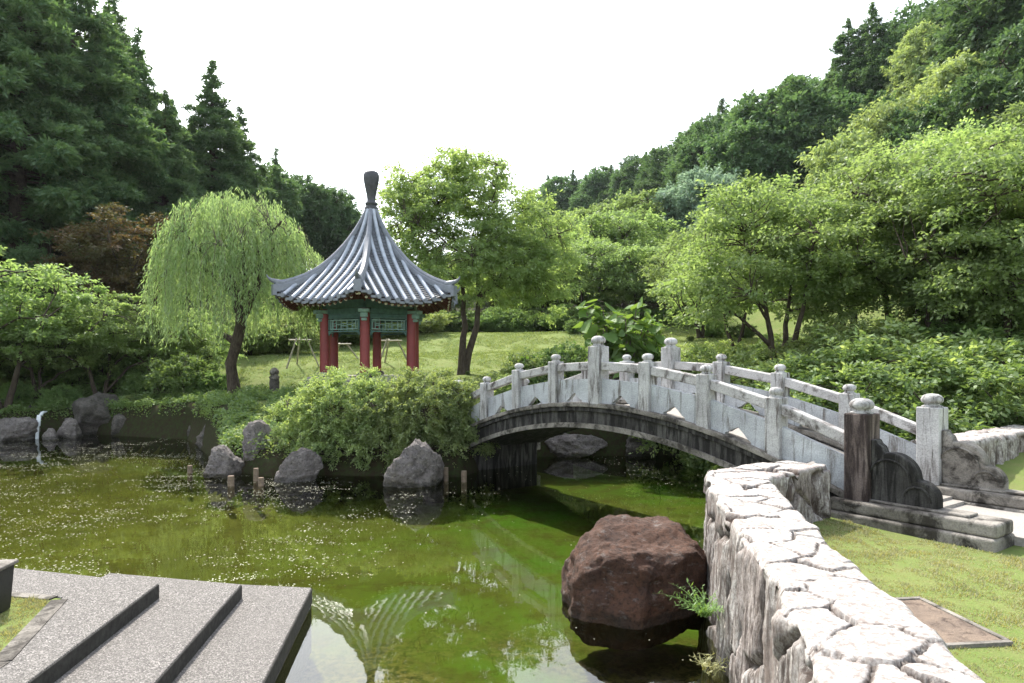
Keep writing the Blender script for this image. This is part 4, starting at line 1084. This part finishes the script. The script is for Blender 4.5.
# cherry orchard beyond the lawn
ch = [broadleaf('orchard_tree', 51 + k, 6.0, [(0, 0, 3.9, 3.1, 3.1, 1.5), (1.2 - k * 2, .5, 4.8, 1.8, 1.8, .8), (-1.5 + k, 0, 3.0, 2.1, 2.1, 1.0)], 170, .8, .4, 8, 18, (.17, .1), .7, .25, .16, 2, 10, 'cherry_leaf', 'bark', 2.0, fork=.15, twig_r=.02) for k in range(2)]
labs = ['pale olive tree right beside the centre tree at the far edge of the lawn', 'olive green tree behind the big leaved plant', 'olive green tree at the far edge of the lawn behind the right middle post',
        'olive tree one row up the slope, left of the grey green tree', 'olive tree two rows up the slope below the cedar ridge', 'olive tree on the slope just below the cedars at left of the ridge',
        'olive tree right below the grey green rounded tree', 'olive tree right of the grey green rounded tree', 'low olive tree behind the lower crown of the centre tree', 'olive tree behind the slender centre tree trunk',
        'olive tree beyond the lawn seen right of the pavilion roof', 'yellowish tree beyond the lawn directly behind the pavilion columns', 'yellowish tree beyond the lawn between willow and pavilion', 'olive tree up the slope behind the slender tree crown']
for k, (px, d, yt) in enumerate([(590, 42, 238), (640, 40, 246), (690, 44, 240), (622, 50, 212), (650, 58, 196), (600, 60, 205), (735, 46, 225), (770, 55, 190), (545, 46, 262), (500, 50, 250), (440, 50, 285), (370, 48, 292), (300, 45, 285), (560, 66, 222)]):
    stand(ch[k % 2], px, d, yt, labs[k], 'tree', 'orchard trees beyond the lawn')

for k, (px, d, yt, lab) in enumerate([(415, 47, 272, 'yellow green tree at the lawn edge just right of the pavilion columns'), (460, 49, 268, 'yellow green tree at the lawn edge behind the forked trunk'), (530, 50, 258, 'yellow green tree at the lawn edge right of the forked trunk'),
        (335, 44, 280, 'yellow green tree at the lawn edge seen through the left of the pavilion'), (255, 46, 275, 'green tree behind the willow trunk across the lawn'), (220, 42, 290, 'green tree behind the left side of the willow across the lawn'), (575, 47, 270, 'yellow green tree at the lawn edge behind the left balustrade'), (670, 40, 262, 'spreading tree at the lawn edge behind the right middle post'), (490, 58, 262, 'tree behind the lawn edge row at the slender tree')]):
    stand(mp[k % 3], px, d, yt, lab, 'tree', 'trees along the far lawn edge', wide=1.25)

# rounded grey green tree, dark round evergreens, bamboo on the right hill
rd_ = broadleaf('rounded_tree', 71, 8.0, [(0, 0, 4.6, 3.6, 3.4, 3.0), (1.5, 0, 3.2, 3.0, 2.6, 2.4), (-1.4, 0, 3.4, 2.6, 2.4, 2.4)], 260, .95, .75, 9, 20, (.30, .14), .4, .2, .25, 1, 10, 'silver_leaf', 'bark', 3.5, twig_r=.03)
stand(rd_, 702, 55, 172, 'rounded grey green tree halfway up the slope below the dark evergreens', wide=.95)
ev = [broadleaf('evergreen_tree', 81 + k, 12.0, [(0, 0, 7.6, 3.6 + .4 * k, 3.6, 3.9), (1.6, 0, 5.6, 3.2, 3.2, 3.0), (-1.8, .5, 5.2, 3.0, 3.0, 3.0)], 330, 1.05, .8, 9, 18, (.34, .19), .4, .15, .3, 1, 12, 'dark_leaf', 'bark', 3.8, twig_r=.04) for k in range(2)]
gE = 'dark evergreens on the right hillside'
labE = 'dark green evergreen tree among others alike on the right hillside'
for k, (px, d, yt, lab) in enumerate([(782, 62, 84, 'largest dark rounded evergreen, in the middle of the right hillside'), (745, 60, 125, 'dark rounded evergreen at the left shoulder of the largest one'),
        (830, 58, 118, 'dark evergreen between the largest rounded one and the pale bamboo'), (1010, 50, -40, 'dark evergreen at the top right corner of the photograph'), (960, 62, 0, 'dark evergreen behind the pale bamboo at upper right'),
        (905, 66, 30, labE), (1045, 58, -60, labE), (930, 74, 8, labE), (860, 60, 95, labE), (800, 74, 78, labE), (985, 66, -5, labE), (880, 54, 120, labE), (1030, 44, 30, labE), (720, 72, 118, labE), (965, 52, 60, labE), (925, 46, 108, labE), (1000, 42, 70, labE)]):
    stand(ev[k % 2], px, d, yt, lab, 'tree', gE)
bam = broadleaf('bamboo_clump', 91, 9.0, [(0, 0, 6.0, 2.2, 2.2, 2.6), (1.5, 0, 5.0, 1.7, 1.7, 2.4), (-1.5, .3, 4.5, 1.6, 1.6, 2.4), (0, 0, 3, 2, 2, 2)], 230, .9, .8, 9, 22, (.30, .1), .2, .7, .07, 5, 12, 'bamboo_leaf', 'bark_pale', 3.0, twig_r=.02)
for px, d, yt, lab in ((955, 47, 62, 'tallest pale feathery bamboo clump at upper right'), (885, 48, 105, 'pale feathery bamboo clump left of the tallest one'), (850, 46, 135, 'pale bamboo clump lowest on the right hillside'),
                       (925, 60, 28, 'pale green feathery crown near the top of the right hill'), (990, 50, 45, 'pale bamboo clump at the right edge of the hillside')):
    stand(bam, px, d, yt, lab, 'bamboo', 'pale bamboo clumps on the right hillside')

# conifers
cf = [conifer('cedar_tree', 101, 16, 3.1, 320), conifer('cedar_tree', 102, 16, 2.5, 300), conifer('cedar_tree', 103, 16, 3.3, 340)]
for k, (px, d, yt, lab) in enumerate([
    (72, 37, -45, 'massive dark cedar, broadest of the left forest, top cut by the frame'), (138, 42, 28, 'dark cedar with ragged top between the massive one and the pointed one'),
    (212, 47, 62, 'pointed dark cedar standing right of the left forest against the sky'), (18, 34, -90, 'dark cedar at the left edge of the photograph'), (115, 46, -10, 'tall cedar showing behind the massive one at its right shoulder'),
    (172, 45, 100, 'lower dark cedar filling the gap left of the pointed one'), (240, 50, 108, 'dark cedar at the right foot of the pointed one'), (276, 62, 148, 'small thin cedar tip right of the pointed one, above the bushy trees'),
    (40, 46, -60, 'cedar behind the massive one at its left'), (-30, 38, -80, 'cedar beyond the left edge of the frame'), (108, 39, 5, 'slim dark cedar standing close right of the massive one'), (165, 41, 90, 'slim low cedar in front of the gap left of the pointed one'), (45, 36, -20, 'slim cedar overlapping the left side of the massive one')]):
    stand(cf[(0, 1, 2, 2, 1, 2, 2, 1, 0, 2, 1, 0, 1)[k]], px, d, yt, lab, 'tree', 'dark cedars on the left hillside', wide=(1.15 if k in (0, 3, 2) else 1.0))
gV = 'dark bushy trees right of the left cedars'
for k, (px, d, yt, lab) in enumerate([(300, 62, 176, 'dark bushy tree on the slope behind the willow crown'), (330, 64, 190, 'dark bushy tree just left of the pavilion roof'), (262, 55, 165, 'dark bushy tree under the thin cedar tip'),
        (350, 74, 215, 'farthest dark bushy tree, at the roof edge of the pavilion'), (200, 38, 200, 'dark bushy tree behind the left side of the willow'), (110, 32, 262, 'dark undergrowth tree below the massive cedar'), (30, 31, 245, 'dark undergrowth tree at the left edge'), (170, 34, 250, 'dark undergrowth tree behind the willow'),
        (390, 80, 250, 'dark tree far behind the pavilion roof'), (440, 85, 252, 'dark tree far behind the slender tree')]):
    stand(ev[k % 2], px, d, yt, lab, 'tree', gV)
# cedar ridge, right hill
labc = 'dark cedar in the row along the far ridge'
ridge = [(548, 138, 178), (560, 135, 172), (573, 132, 170), (586, 130, 168), (598, 126, 163), (611, 122, 162), (622, 118, 158), (634, 114, 152), (646, 110, 150), (657, 106, 146), (668, 102, 140), (680, 98, 128), (693, 94, 122), (706, 90, 118), (722, 88, 100), (738, 86, 104), (755, 84, 98), (770, 86, 92), (800, 82, 88), (818, 80, 78), (835, 78, 62),
         (555, 120, 196), (578, 116, 190), (600, 110, 186), (622, 104, 182), (644, 98, 176), (664, 92, 172), (684, 86, 164), (704, 82, 160), (540, 125, 200), (530, 140, 192), (590, 98, 203), (612, 92, 200), (635, 86, 196), (658, 80, 190), (690, 76, 176), (720, 70, 170), (565, 100, 212), (545, 108, 214)]
for k, (px, d, yt) in enumerate(ridge):
    jit = (0, 7, 3, 9, 2, 6, 11, 1, 5, 8)[k % 10]
    if k % 3 == 1: stand(ev[k % 2], px + 4, d, yt + 5, 'dark leafy tree between the cedars of the far ridge', 'tree', 'leafy trees of the far ridge', wide=1.1)
    else: stand(cf[k % 3], px, d, yt + jit - 3, labc, 'tree', 'cedars of the far ridge', wide=1.2)
for px, d, yt, lab in ((872, 66, 2, 'tall dark cedar breaking the skyline of the right hill'), (848, 68, 18, 'second tall cedar on the skyline, left of the tallest'), (895, 70, 18, 'cedar on the skyline right of the tallest'), (838, 62, 75, 'dark cedar below the two skyline cedars'), (870, 56, 90, 'dark cedar above the pale bamboo')):
    stand(cf[0], px, d, yt, lab, 'tree', 'tall cedars of the right hill', wide=1.05)

# left bank maples and shrubs
lm = [broadleaf('small_maple', 121 + k, 3.6, [(0, 0, 2.4, 1.7, 1.5, 1.0), (.8, 0, 1.7, 1.3, 1.2, .8), (-.8, .2, 1.6, 1.2, 1.2, .7)], 130, .42, .35, 8, 20, (.085, .055), .7, .25, .08, 2, 8, m_, 'bark', 2.2, fork=.15) for k, m_ in enumerate(['maple_leaf', 'cherry_leaf'])]
for k, (px, d, yt, lab) in enumerate([(100, 24, 290, 'small maple with thin dark trunk on the left bank, tallest of the row'), (38, 23.5, 300, 'small maple at the left end of the bank above the waterfall'), (160, 25, 296, 'small maple between the tallest one and the willow'),
        (68, 26, 296, 'small darker maple behind the two at the left end'), (205, 26.5, 318, 'low maple behind the left side of the willow'), (-8, 24, 285, 'small maple cut by the left edge'), (130, 27, 300, 'small maple behind the trunk of the tallest maple'), (275, 33, 312, 'low light green tree behind the stone post')]):
    stand(lm[k % 2], px, d, yt, lab, 'tree', 'small maples on the left bank')
rt = broadleaf('red_maple', 131, 6, [(0, 0, 4.0, 2.4, 2, 1.4), (.6, 0, 2.8, 2.6, 2, 1.3)], 170, .6, .3, 8, 20, (.13, .08), .7, .2, .12, 2, 9, 'red_leaf', 'bark', 2.2)
stand(rt, 118, 30, 205, 'reddish brown maple in front of the dark cedars, left of the willow')
lt = stand(lm[0], 3, 22, 248, 'pale layered maple branches at the far left edge above the small maples', 'tree', None, 1.0)
sh = [broadleaf('shrub', 141 + k, 1.3, [(0, 0, .62, .75, .7, .5), (.35, 0, .5, .55, .5, .4), (-.4, .1, .5, .5, .5, .4)], 90, .24, .7, 7, 22, (.07, .035), .5, .1, .035, 4, 8, mm, 'bark', 3.2, twig_r=.006) for k, mm in enumerate(['shrub_leaf', 'azalea_leaf'])]
gS = 'shrubs of the garden banks'
shr = [(0,190,23,355,1,'dark shrub on the left bank between the maples and the willow trunk'),(0,60,22.6,385,1,'dark low shrub above the little waterfall'),(1,130,22.8,395,1,'light green low shrub at the foot of the tallest maple'),
 (0,160,22.6,392,1,'dark shrub at the water edge below the left maples'),(0,212,21,395,1,'dark shrub at the foot of the willow, on its left'),(1,245,21,398,1,'low shrub right of the willow trunk at the water'),
 (0,20,23,382,1,'dark shrub at the left edge beside the rounded rock'),(1,90,23,398,1,'light green shrub over the large dark rock'),(0,110,25,350,1.2,'dark shrub behind the large dark rock'),(0,232,19.5,408,1,'dark small shrub above the rock cluster'),
 (0,15,26,335,1.5,'tall dark shrub behind the left maples'),(0,170,27,345,1.5,'tall dark shrub behind the small maples'),(0,75,26,345,1.5,'wide dark shrub behind the waterfall maples'),
 (1,530,18.5,352,1,'light green shrub behind the left part of the balustrade'),(0,560,19,345,1,'shrub behind the bridge, left of the middle post'),(0,605,18.8,352,1.0,'dark green shrub at the foot of the big leaved plant'),
 (1,505,18,375,1,'low shrub behind the left end of the balustrade'),(0,650,18.8,352,1.1,'shrub behind the bridge between the two middle posts'),(1,690,18,345,1.1,'light green shrub behind the right middle post'),(1,720,18.5,342,1.2,'wide light green shrub behind the bridge, right of the middle posts'),
 (0,860,14.5,350,1.2,'green shrub behind the back railing near its right end'),(1,900,15,322,1.3,'tall yellow green shrub behind the back end post'),(0,935,13.2,350,1.4,'dark leafy shrub directly behind the back end post'),(0,985,13.6,345,1.5,'dark leafy shrub behind the right wall'),
 (1,1010,13,372,1.2,'bright green shrub hanging over the right wall'),(0,1050,14,330,1.6,'tall dark shrub cut by the right edge'),(1,850,16.5,318,1.3,'yellow green shrub below the many stemmed tree'),(0,960,16.5,325,1.6,'large dark shrub below the broad trees'),(0,820,17,350,1.1,'small green shrub behind the third balustrade post from the end'),
 (0,1005,17,318,1.7,'large dark shrub below the nearest broad tree'),(0,905,18,330,1.5,'dark shrub in the shade under the broad yellow green tree'),
 (0,468,23.6,372,.7,'small dark shrub at the foot of the slender tree'),(1,435,22.5,378,.8,'low shrub right of the pavilion floor'),
 (0,500,44,318,2.2,'dark clipped hedge at the far edge of the lawn behind the slender tree'),(0,540,44,320,2.2,'dark hedge at the far edge of the lawn right of the slender tree'),(0,470,45,322,2.0,'dark hedge at the far edge of the lawn left of the slender tree'),
 (0,600,41,312,1.8,'dark shrub at the far edge of the lawn behind the big leaved plant'),(0,640,40,318,1.8,'dark shrub in the shade of the far lawn edge'),(0,680,38,320,1.8,'dark shrub under the far spreading tree'),(0,740,32,325,1.8,'dark shrub behind the many stemmed tree'),

 (0,430,45,312,1.2,'dark hedge plant at the lawn edge right of the pavilion'),(0,515,43,322,1.2,'low dark hedge at the lawn edge right behind the forked trunk'),(0,565,42,316,1.2,'dark hedge behind the left balustrade across the lawn'),(0,620,37,322,1.2,'low dark shrub at the lawn edge left of the right middle post'),(0,710,34,322,1.2,'dark shrub left of the many stemmed tree across the lawn'),(1,655,35,325,1.2,'light shrub at the lawn edge behind the right middle post'),(0,385,44,312,1.2,'dark hedge seen through the right of the pavilion'),(0,240,42,320,1.2,'dark hedge across the lawn behind the willow trunk'),
 (0,140,22.7,405,1,'low dark shrub hanging over the water left of centre of the bank'),(0,170,22.3,408,1,'low dark shrub at the water right of the hanging one'),(1,195,21.7,408,1,'light low shrub at the water below the dark maple shrub'),(0,225,20.6,412,.9,'small dark shrub behind the dark bank rock'),(1,180,23.5,385,1,'mid green shrub on the left bank above the water edge'),(0,240,18.8,418,.9,'small dark shrub over the tallest rock'),(0,150,24,372,1.1,'dark shrub under the small maples, in their shade'),(0,210,23,372,1.1,'dark shrub right behind the willow trunk'),
 (0,775,14.6,380,1,'green shrub behind the back railing, third bay from the end'),(1,745,16.5,352,1,'light shrub behind the back railing, second bay from the middle'),(0,790,20,335,1.2,'green shrub at the trunks of the many stemmed tree'),(1,875,20,320,1.2,'yellow shrub at the trunk of the broad tree'),(1,940,19,300,1.2,'yellow green tall shrub below the nearest broad trees'),(0,980,20,292,1.25,'dark tall shrub filling under the right trees'),(0,1030,18,290,1.25,'dark tall shrub at the right edge under the trees'),
 (1,250,31,315,1.2,'yellow green shrub left of the pavilion across the lawn'),(1,285,32,312,1.2,'yellow green shrub just left of the pavilion columns on the far lawn'),(1,215,31,325,1.2,'light green shrub seen through the lower willow strands'),(0,265,35,305,1.2,'tall green shrub behind the yellow green ones left of the pavilion'),(1,345,37,318,1.2,'yellow shrub seen between the left columns'),(0,320,40,308,1.2,'green shrub seen just left of the left columns'),
 (0,600,39,326,1.2,'dark shrub at the lawn edge left of the big leaves'),(0,575,38,332,1.2,'low dark shrub at the right end of the visible lawn'),(0,650,33,334,1.2,'dark shrub on shaded lawn behind the right middle post'),(0,690,31,336,1.2,'dark shrub on shaded lawn right of the right middle post'),(1,730,29,335,1.2,'light shrub on shaded lawn left of the many trunks'),(0,770,27,333,1.2,'dark shrub right behind the many trunks'),(0,815,26,332,1.2,'dark shrub right of the many trunks'),(0,850,25,325,1.2,'dark shrub in the shade between two trees at right'),
 (0,410,27,372,1.0,'low round shrub behind the right columns of the pavilion'),(0,340,36,318,1.8,'dark green shrub seen through the pavilion'),(0,375,38,320,1.8,'dark shrub seen through the middle of the pavilion'),(1,255,34,330,1.8,'yellow green shrub behind the willow strands'),(0,290,36,335,1.8,'dark green shrub left of the pavilion on the far lawn'),(1,420,40,318,1.7,'shrub seen right of the pavilion columns across the lawn')]
shL = [broadleaf('large_shrub', 161 + k, 2.6, [(0, 0, 1.25, 1.5, 1.3, 1.1), (.9, 0, 1.0, 1.1, 1.1, .8), (-.9, .1, 1.0, 1.1, 1.1, .8)], 330, .33, .6, 8, 22, (.085, .042), .5, .15, .05, 4, 10, mm, 'bark', 3.0, twig_r=.008) for k, mm in enumerate(['shrub_leaf', 'azalea_leaf'])]
for (k, px, d, yt, wd, lab) in shr:
    if d >= 36: yt -= 12
    big = world_z(yt, d) - H(world_x(px, d), d) > 1.6
    stand((shL if big else sh)[k], px, d, yt, lab, 'shrub', gS, wide=min(wd, 1.25) if big else wd)

# azalea mass above the front rocks: two bushes grown into each other
az = broadleaf('azalea_bush', 151, 2.2, [(0, 0, .95, 1.15, .9, .85), (.7, -.15, .85, .9, .75, .72), (-.85, -.1, .75, .75, .7, .62), (.1, -.5, .4, 1.3, .55, .5)], 500, .24, .8, 7, 26, (.058, .028), .5, .1, .04, 5, 14, 'azalea_leaf', 'bark', 4.2, twig_r=.007)
place(az, -3.50, 15.0, .97, 0.0, 'big rounded azalea bush, left half of the bush mass on the point', 'bush', 'azalea bushes on the point', z=.33, sz=1.01)
place(az, -1.85, 14.85, .93, 0.35, 'azalea bush of the right half of the bush mass, next to the bridge', 'bush', 'azalea bushes on the point', z=.33, sz=1.01)
az2 = place(az, -1.15, 15.1, .62, 2.2, 'smallest azalea bush, overlapping the left foot of the bridge', 'bush', 'azalea bushes on the point', z=.4)

# big leaved young tree behind the middle post
def bigleaf():
    rng = np.random.default_rng(8); root = empty('big_leaved_plant'); mb = MB(); V = []; Q = []; T = []
    for s in range(14):
        a = rng.random() * 6.28; top = np.array([math.cos(a) * rng.uniform(.2, .75), math.sin(a) * .4, rng.uniform(1.35, 2.1)])
        pts = wiggle(rng, (0, 0, -.1), top, 7, .1); mb.tube(pts, [.03 * (1 - .7 * i / 7) for i in range(8)], 6)
        for j in range(19):
            i = rng.integers(4, 8); p = np.array(pts[i]) + rng.normal(size=3) * .05; b = rng.random() * 6.28
            d = np.array([math.cos(b), math.sin(b), rng.uniform(-.5, .5)]); d /= np.linalg.norm(d); L_ = rng.uniform(.16, .32)
            st = p + d * .12; mb.tube([p, st], [.006, .004], 4, False)
            n = np.cross(d, rng.normal(size=3)); n[2] = abs(n[2]) + .5; n -= n.dot(d) * d; n /= np.linalg.norm(n); w = np.cross(n, d)
            d2 = d * .9 - np.array([0, 0, .55]); base = len(V)
            prof = [(0, .05), (.12, .42), (.35, .5), (.65, .34), (1.0, 0)]
            for (t, ww) in prof:
                cpt = st + d2 * L_ * t
                V += [cpt - w * ww * L_ + n * .03, cpt - n * .0, cpt + w * ww * L_ + n * .03]
            for r in range(4):
                o = base + 3 * r; Q += [(o, o + 1, o + 4, o + 3), (o + 1, o + 2, o + 5, o + 4)]
    mb.build('stems', M['bark_pale'], root); link('leaves', np_mesh('big_leaves', V, Q, smooth=True), M['big_leaf'], root); root['h'] = 2.1; return root
bl_ = bigleaf(); stand(bl_, 622, 17.8, 306, 'bright green plant with large drooping leaves behind the middle posts of the bridge', 'plant', None, 0.0, wide=1.2)
o = stand(bl_, 643, 18.6, 325, 'smaller plant with large leaves right of the taller one', 'plant', None, 2.0)
bb = stand(bl_, 525, 18.2, 358, 'low plant with broad leaves behind the left balustrade', 'plant', None, 4.0)

# fern tuft growing out of the foreground wall
def tuft(name, seed, n, ln, label, cat, loc, mat, spread=.5):
    rng = np.random.default_rng(seed); V = []; Q = []
    for k in range(n):
        a = rng.random() * 6.28; L_ = ln * rng.uniform(.5, 1.1); o = np.array([rng.normal() * .03, rng.normal() * .03, 0])
        d = np.array([math.cos(a) * spread, math.sin(a) * spread, 1.0]); w = np.array([-math.sin(a), math.cos(a), 0]) * .0045; base = len(V)
        for t in np.linspace(0, 1, 6):
            c = o + d * L_ * t - np.array([0, 0, L_ * .55 * t * t]) + np.array([math.cos(a), math.sin(a), 0]) * spread * .4 * L_ * t * t
            ww = w * (1 - t * .9) * 1.3; V += [c - ww, c + ww]
        for r in range(5): q = base + 2 * r; Q.append((q, q + 1, q + 3, q + 2))
        # side leaflets
        for r in range(7):
            t = .3 + .1 * r; c = o + d * L_ * t - np.array([0, 0, L_ * .55 * t * t]) + np.array([math.cos(a), math.sin(a), 0]) * spread * .4 * L_ * t * t
            s = rng.normal(size=3) * .02; b0 = len(V); e = c + s + np.array([0, 0, .008]); pr = np.cross(s, [0, 0, 1.0]) * .18; V += [c, (c + e) / 2 + pr, e, (c + e) / 2 - pr]; Q.append((b0, b0 + 1, b0 + 2, b0 + 3))
    root = empty(name, loc); link('leaves', np_mesh(name, V, Q), M[mat], root); tag(root, label, cat); return root
tuft('wild_plant', 3, 60, .30, 'pale green wild plant growing out of the left face of the foreground wall', 'plant', (1.52, 5.55, .34), 'big_leaf', .8)
tuft('wild_grass', 4, 30, .2, 'yellowish weed at the waterline under the wall plant', 'plant', (1.49, 5.3, .0), 'grass_blade', .5)

# ------------------------------------------------------------------ stuff: grass blades, floating petals
def grass(name, seed, n, box, ln, test, wd=.0021, zfix=False):
    rng = np.random.default_rng(seed); X = rng.uniform(box[0], box[1], n); Y = rng.uniform(box[2], box[3], n)
    ok = test(X, Y); X, Y = X[ok], Y[ok]; Z = height(X, Y); n = len(X)
    Z = np.full(len(X), .424) if zfix else Z
    P = np.stack([X, Y, Z - .004], 1); a = rng.uniform(0, 6.28, n); tf = np.array([mn.noise(Vector((x * 3.1, y * 3.1, 2))) + .7 * mn.noise(Vector((x * 11, y * 11, 6))) for x, y in zip(X, Y)]); l = ln * rng.uniform(.4, 1.2, n) * np.clip(1 + 1.5 * tf, .3, 2.4); w = wd * (1 + Y / 5)
    side_ = np.stack([np.cos(a), np.sin(a), 0 * a], 1) * w[:, None]; tip = P + np.stack([np.cos(a + 1.5) * l * .7, np.sin(a + 1.5) * l * .7, l], 1)
    V = np.stack([P - side_, P + side_, tip], 1).reshape(-1, 3); T_ = np.arange(3 * n).reshape(n, 3)
    o = link(name, np_mesh(name, V, None, T_), M['grass_blade']); tag(o, 'short mown grass', 'grass', None, 'stuff'); return o
def ok_right(X, Y):
    k = pond_sd(X, Y) > .32
    c, s = math.cos(brz), math.sin(brz); u = (X - 1.364) * c + (Y - 11.5) * s; v = -(X - 1.364) * s + (Y - 11.5) * c
    k &= ~((u > 3.9) & (u < 6.2) & (v > -.2)); k &= ~((np.abs(X - 2.9) < .31) & (np.abs(Y - 4.95) < .43)); return k & (v < 1)
g1 = grass('grass', 1, 260000, (1.7, 7.6, 2.0, 9.0), .019, ok_right); g1['label'] = 'short mown grass between the foreground wall and the bridge plinth'
def ok_left(X, Y): return (Y < 5.62 - (X + 3.66) * .21) & (X < -3.36 - np.clip(Y - 4.5, 0, 2) * .32)
g3 = grass('grass', 9, 260000, (-11, 12, 15.5, 41), .045, lambda X, Y: (pond_sd(X, Y) > .8) & (np.hypot(X + 4.22, Y - 21) > 2.0), wd=.002)
g3.data.materials[0] = M['lawn_blade']
g3['label'] = 'mown lawn grass sloping up behind the pavilion'
g2 = grass('grass', 2, 50000, (-5.0, -3.2, 3.8, 6.0), .02, ok_left, zfix=True); g2['label'] = 'grass patch framed by paving at the left edge'

def cover(name, seed, n, box, test, hmax, leafs, mat, label):
    rng = np.random.default_rng(seed); X = rng.uniform(box[0], box[1], n); Y = rng.uniform(box[2], box[3], n)
    cl = np.array([mn.noise(Vector((x * 1.6, y * 1.6, seed))) for x, y in zip(X, Y)])
    k = test(X, Y) & (cl > -.22); X, Y, cl = X[k], Y[k], cl[k]
    Z = height(X, Y) + rng.random(len(X)) * hmax * np.clip(.35 + cl * 1.8, .15, 1.2) + .02
    o = link(name, leaf_mesh(name, rng, np.stack([X, Y, Z], 1), leafs[0], leafs[1], .8, .1), M[mat]); tag(o, label, 'ground cover', None, 'stuff')
cover('ground_cover', 5, 260000, (-19, -5, 14.5, 27), lambda X, Y: (pond_sd(X, Y) > .08) & (pond_sd(X, Y) < 2.6 + 1.0 * (X < -10)) & (X < -5.0), .32, (.08, .045), 'shrub_leaf', 'low green ground cover plants on the left bank')
cover('ground_cover', 6, 90000, (-6.5, 11, 13.9, 20.5), lambda X, Y: (pond_sd(X, Y) > .1) & (pond_sd(X, Y) < 1.3), .28, (.075, .04), 'azalea_leaf', 'low plants along the bank behind the azaleas and the bridge')
cover('ground_cover', 7, 200000, (6, 18, 12, 27), lambda X, Y: (pond_sd(X, Y) > .1) & (X > 6.5 + (Y - 14) * .1), .3, (.1, .05), 'shrub_leaf', 'shaded ground cover under the trees of the right bank')
rng = np.random.default_rng(77); n = 260000
X = rng.uniform(-16, 6, n); Y = rng.uniform(5.2, 22, n)
dens = np.array([mn.noise(Vector((x * .55, y * .35, 1))) + .6 * mn.noise(Vector((x * 1.9, y * 1.2, 5))) for x, y in zip(X, Y)])
wgt = np.clip(.26 + dens * 1.1, 0.0, 1) * np.where(X < -1.5, 1.0, .10) * np.where(Y < 7.3, .35, 1)
streak = np.array([mn.noise(Vector((x * 1.2, y * 4.5, 9))) for x, y in zip(X, Y)]); wgt *= np.clip(.4 + streak * 1.5, 0.05, 1)
keep = (rng.random(n) < wgt * .85) & (pond_sd(X, Y) < -.15); X, Y = X[keep], Y[keep]; n = len(X)
a = rng.uniform(0, 6.28, n); r = rng.uniform(.004, .013, n) * (.7 + Y / 25); c_, s_ = np.cos(a), np.sin(a); V = []
asp = rng.uniform(.5, 1.0, n)
for (ux, uy) in ((1, 0), (.3, .8), (-.8, .6), (-1, -.2), (-.1, -.8), (.7, -.7)):
    V.append(np.stack([X + (ux * c_ - uy * s_ * asp) * r, Y + (ux * s_ + uy * c_ * asp) * r, np.full(n, .004)], 1))
V = np.stack(V, 1).reshape(-1, 3); b_ = np.arange(n)[:, None] * 6
Q = np.concatenate([b_ + np.array([[0, 1, 2, 3]]), b_ + np.array([[0, 3, 4, 5]])])
fl = link('floating_petals', np_mesh('floating_petals', V, Q), M['fleck']); tag(fl, 'pale petals and foam flecks drifting on the pond', 'petals', None, 'stuff')
for me in bpy.data.meshes: me.use_fake_user = False

# ------------------------------------------------------------------ thin summer haze
hz = MB(); hz.box((0, 260, 36.5), (1100, 980, 77))
m, nt, out = new_mat('haze'); pv = N(nt, 'ShaderNodeVolumePrincipled'); pv.inputs['Color'].default_value = (0.86, 0.92, 1.0, 1)
pv.inputs['Density'].default_value = 0.00012; pv.inputs['Anisotropy'].default_value = 0.35
L(nt, pv.outputs[0], out.inputs['Volume'])
ho = hz.build('haze', m); tag(ho, 'thin pale summer haze filling the valley', 'haze', None, 'stuff')
scene.cycles.volume_bounces = 0; scene.cycles.volume_step_rate = 4; scene.cycles.volume_max_steps = 64
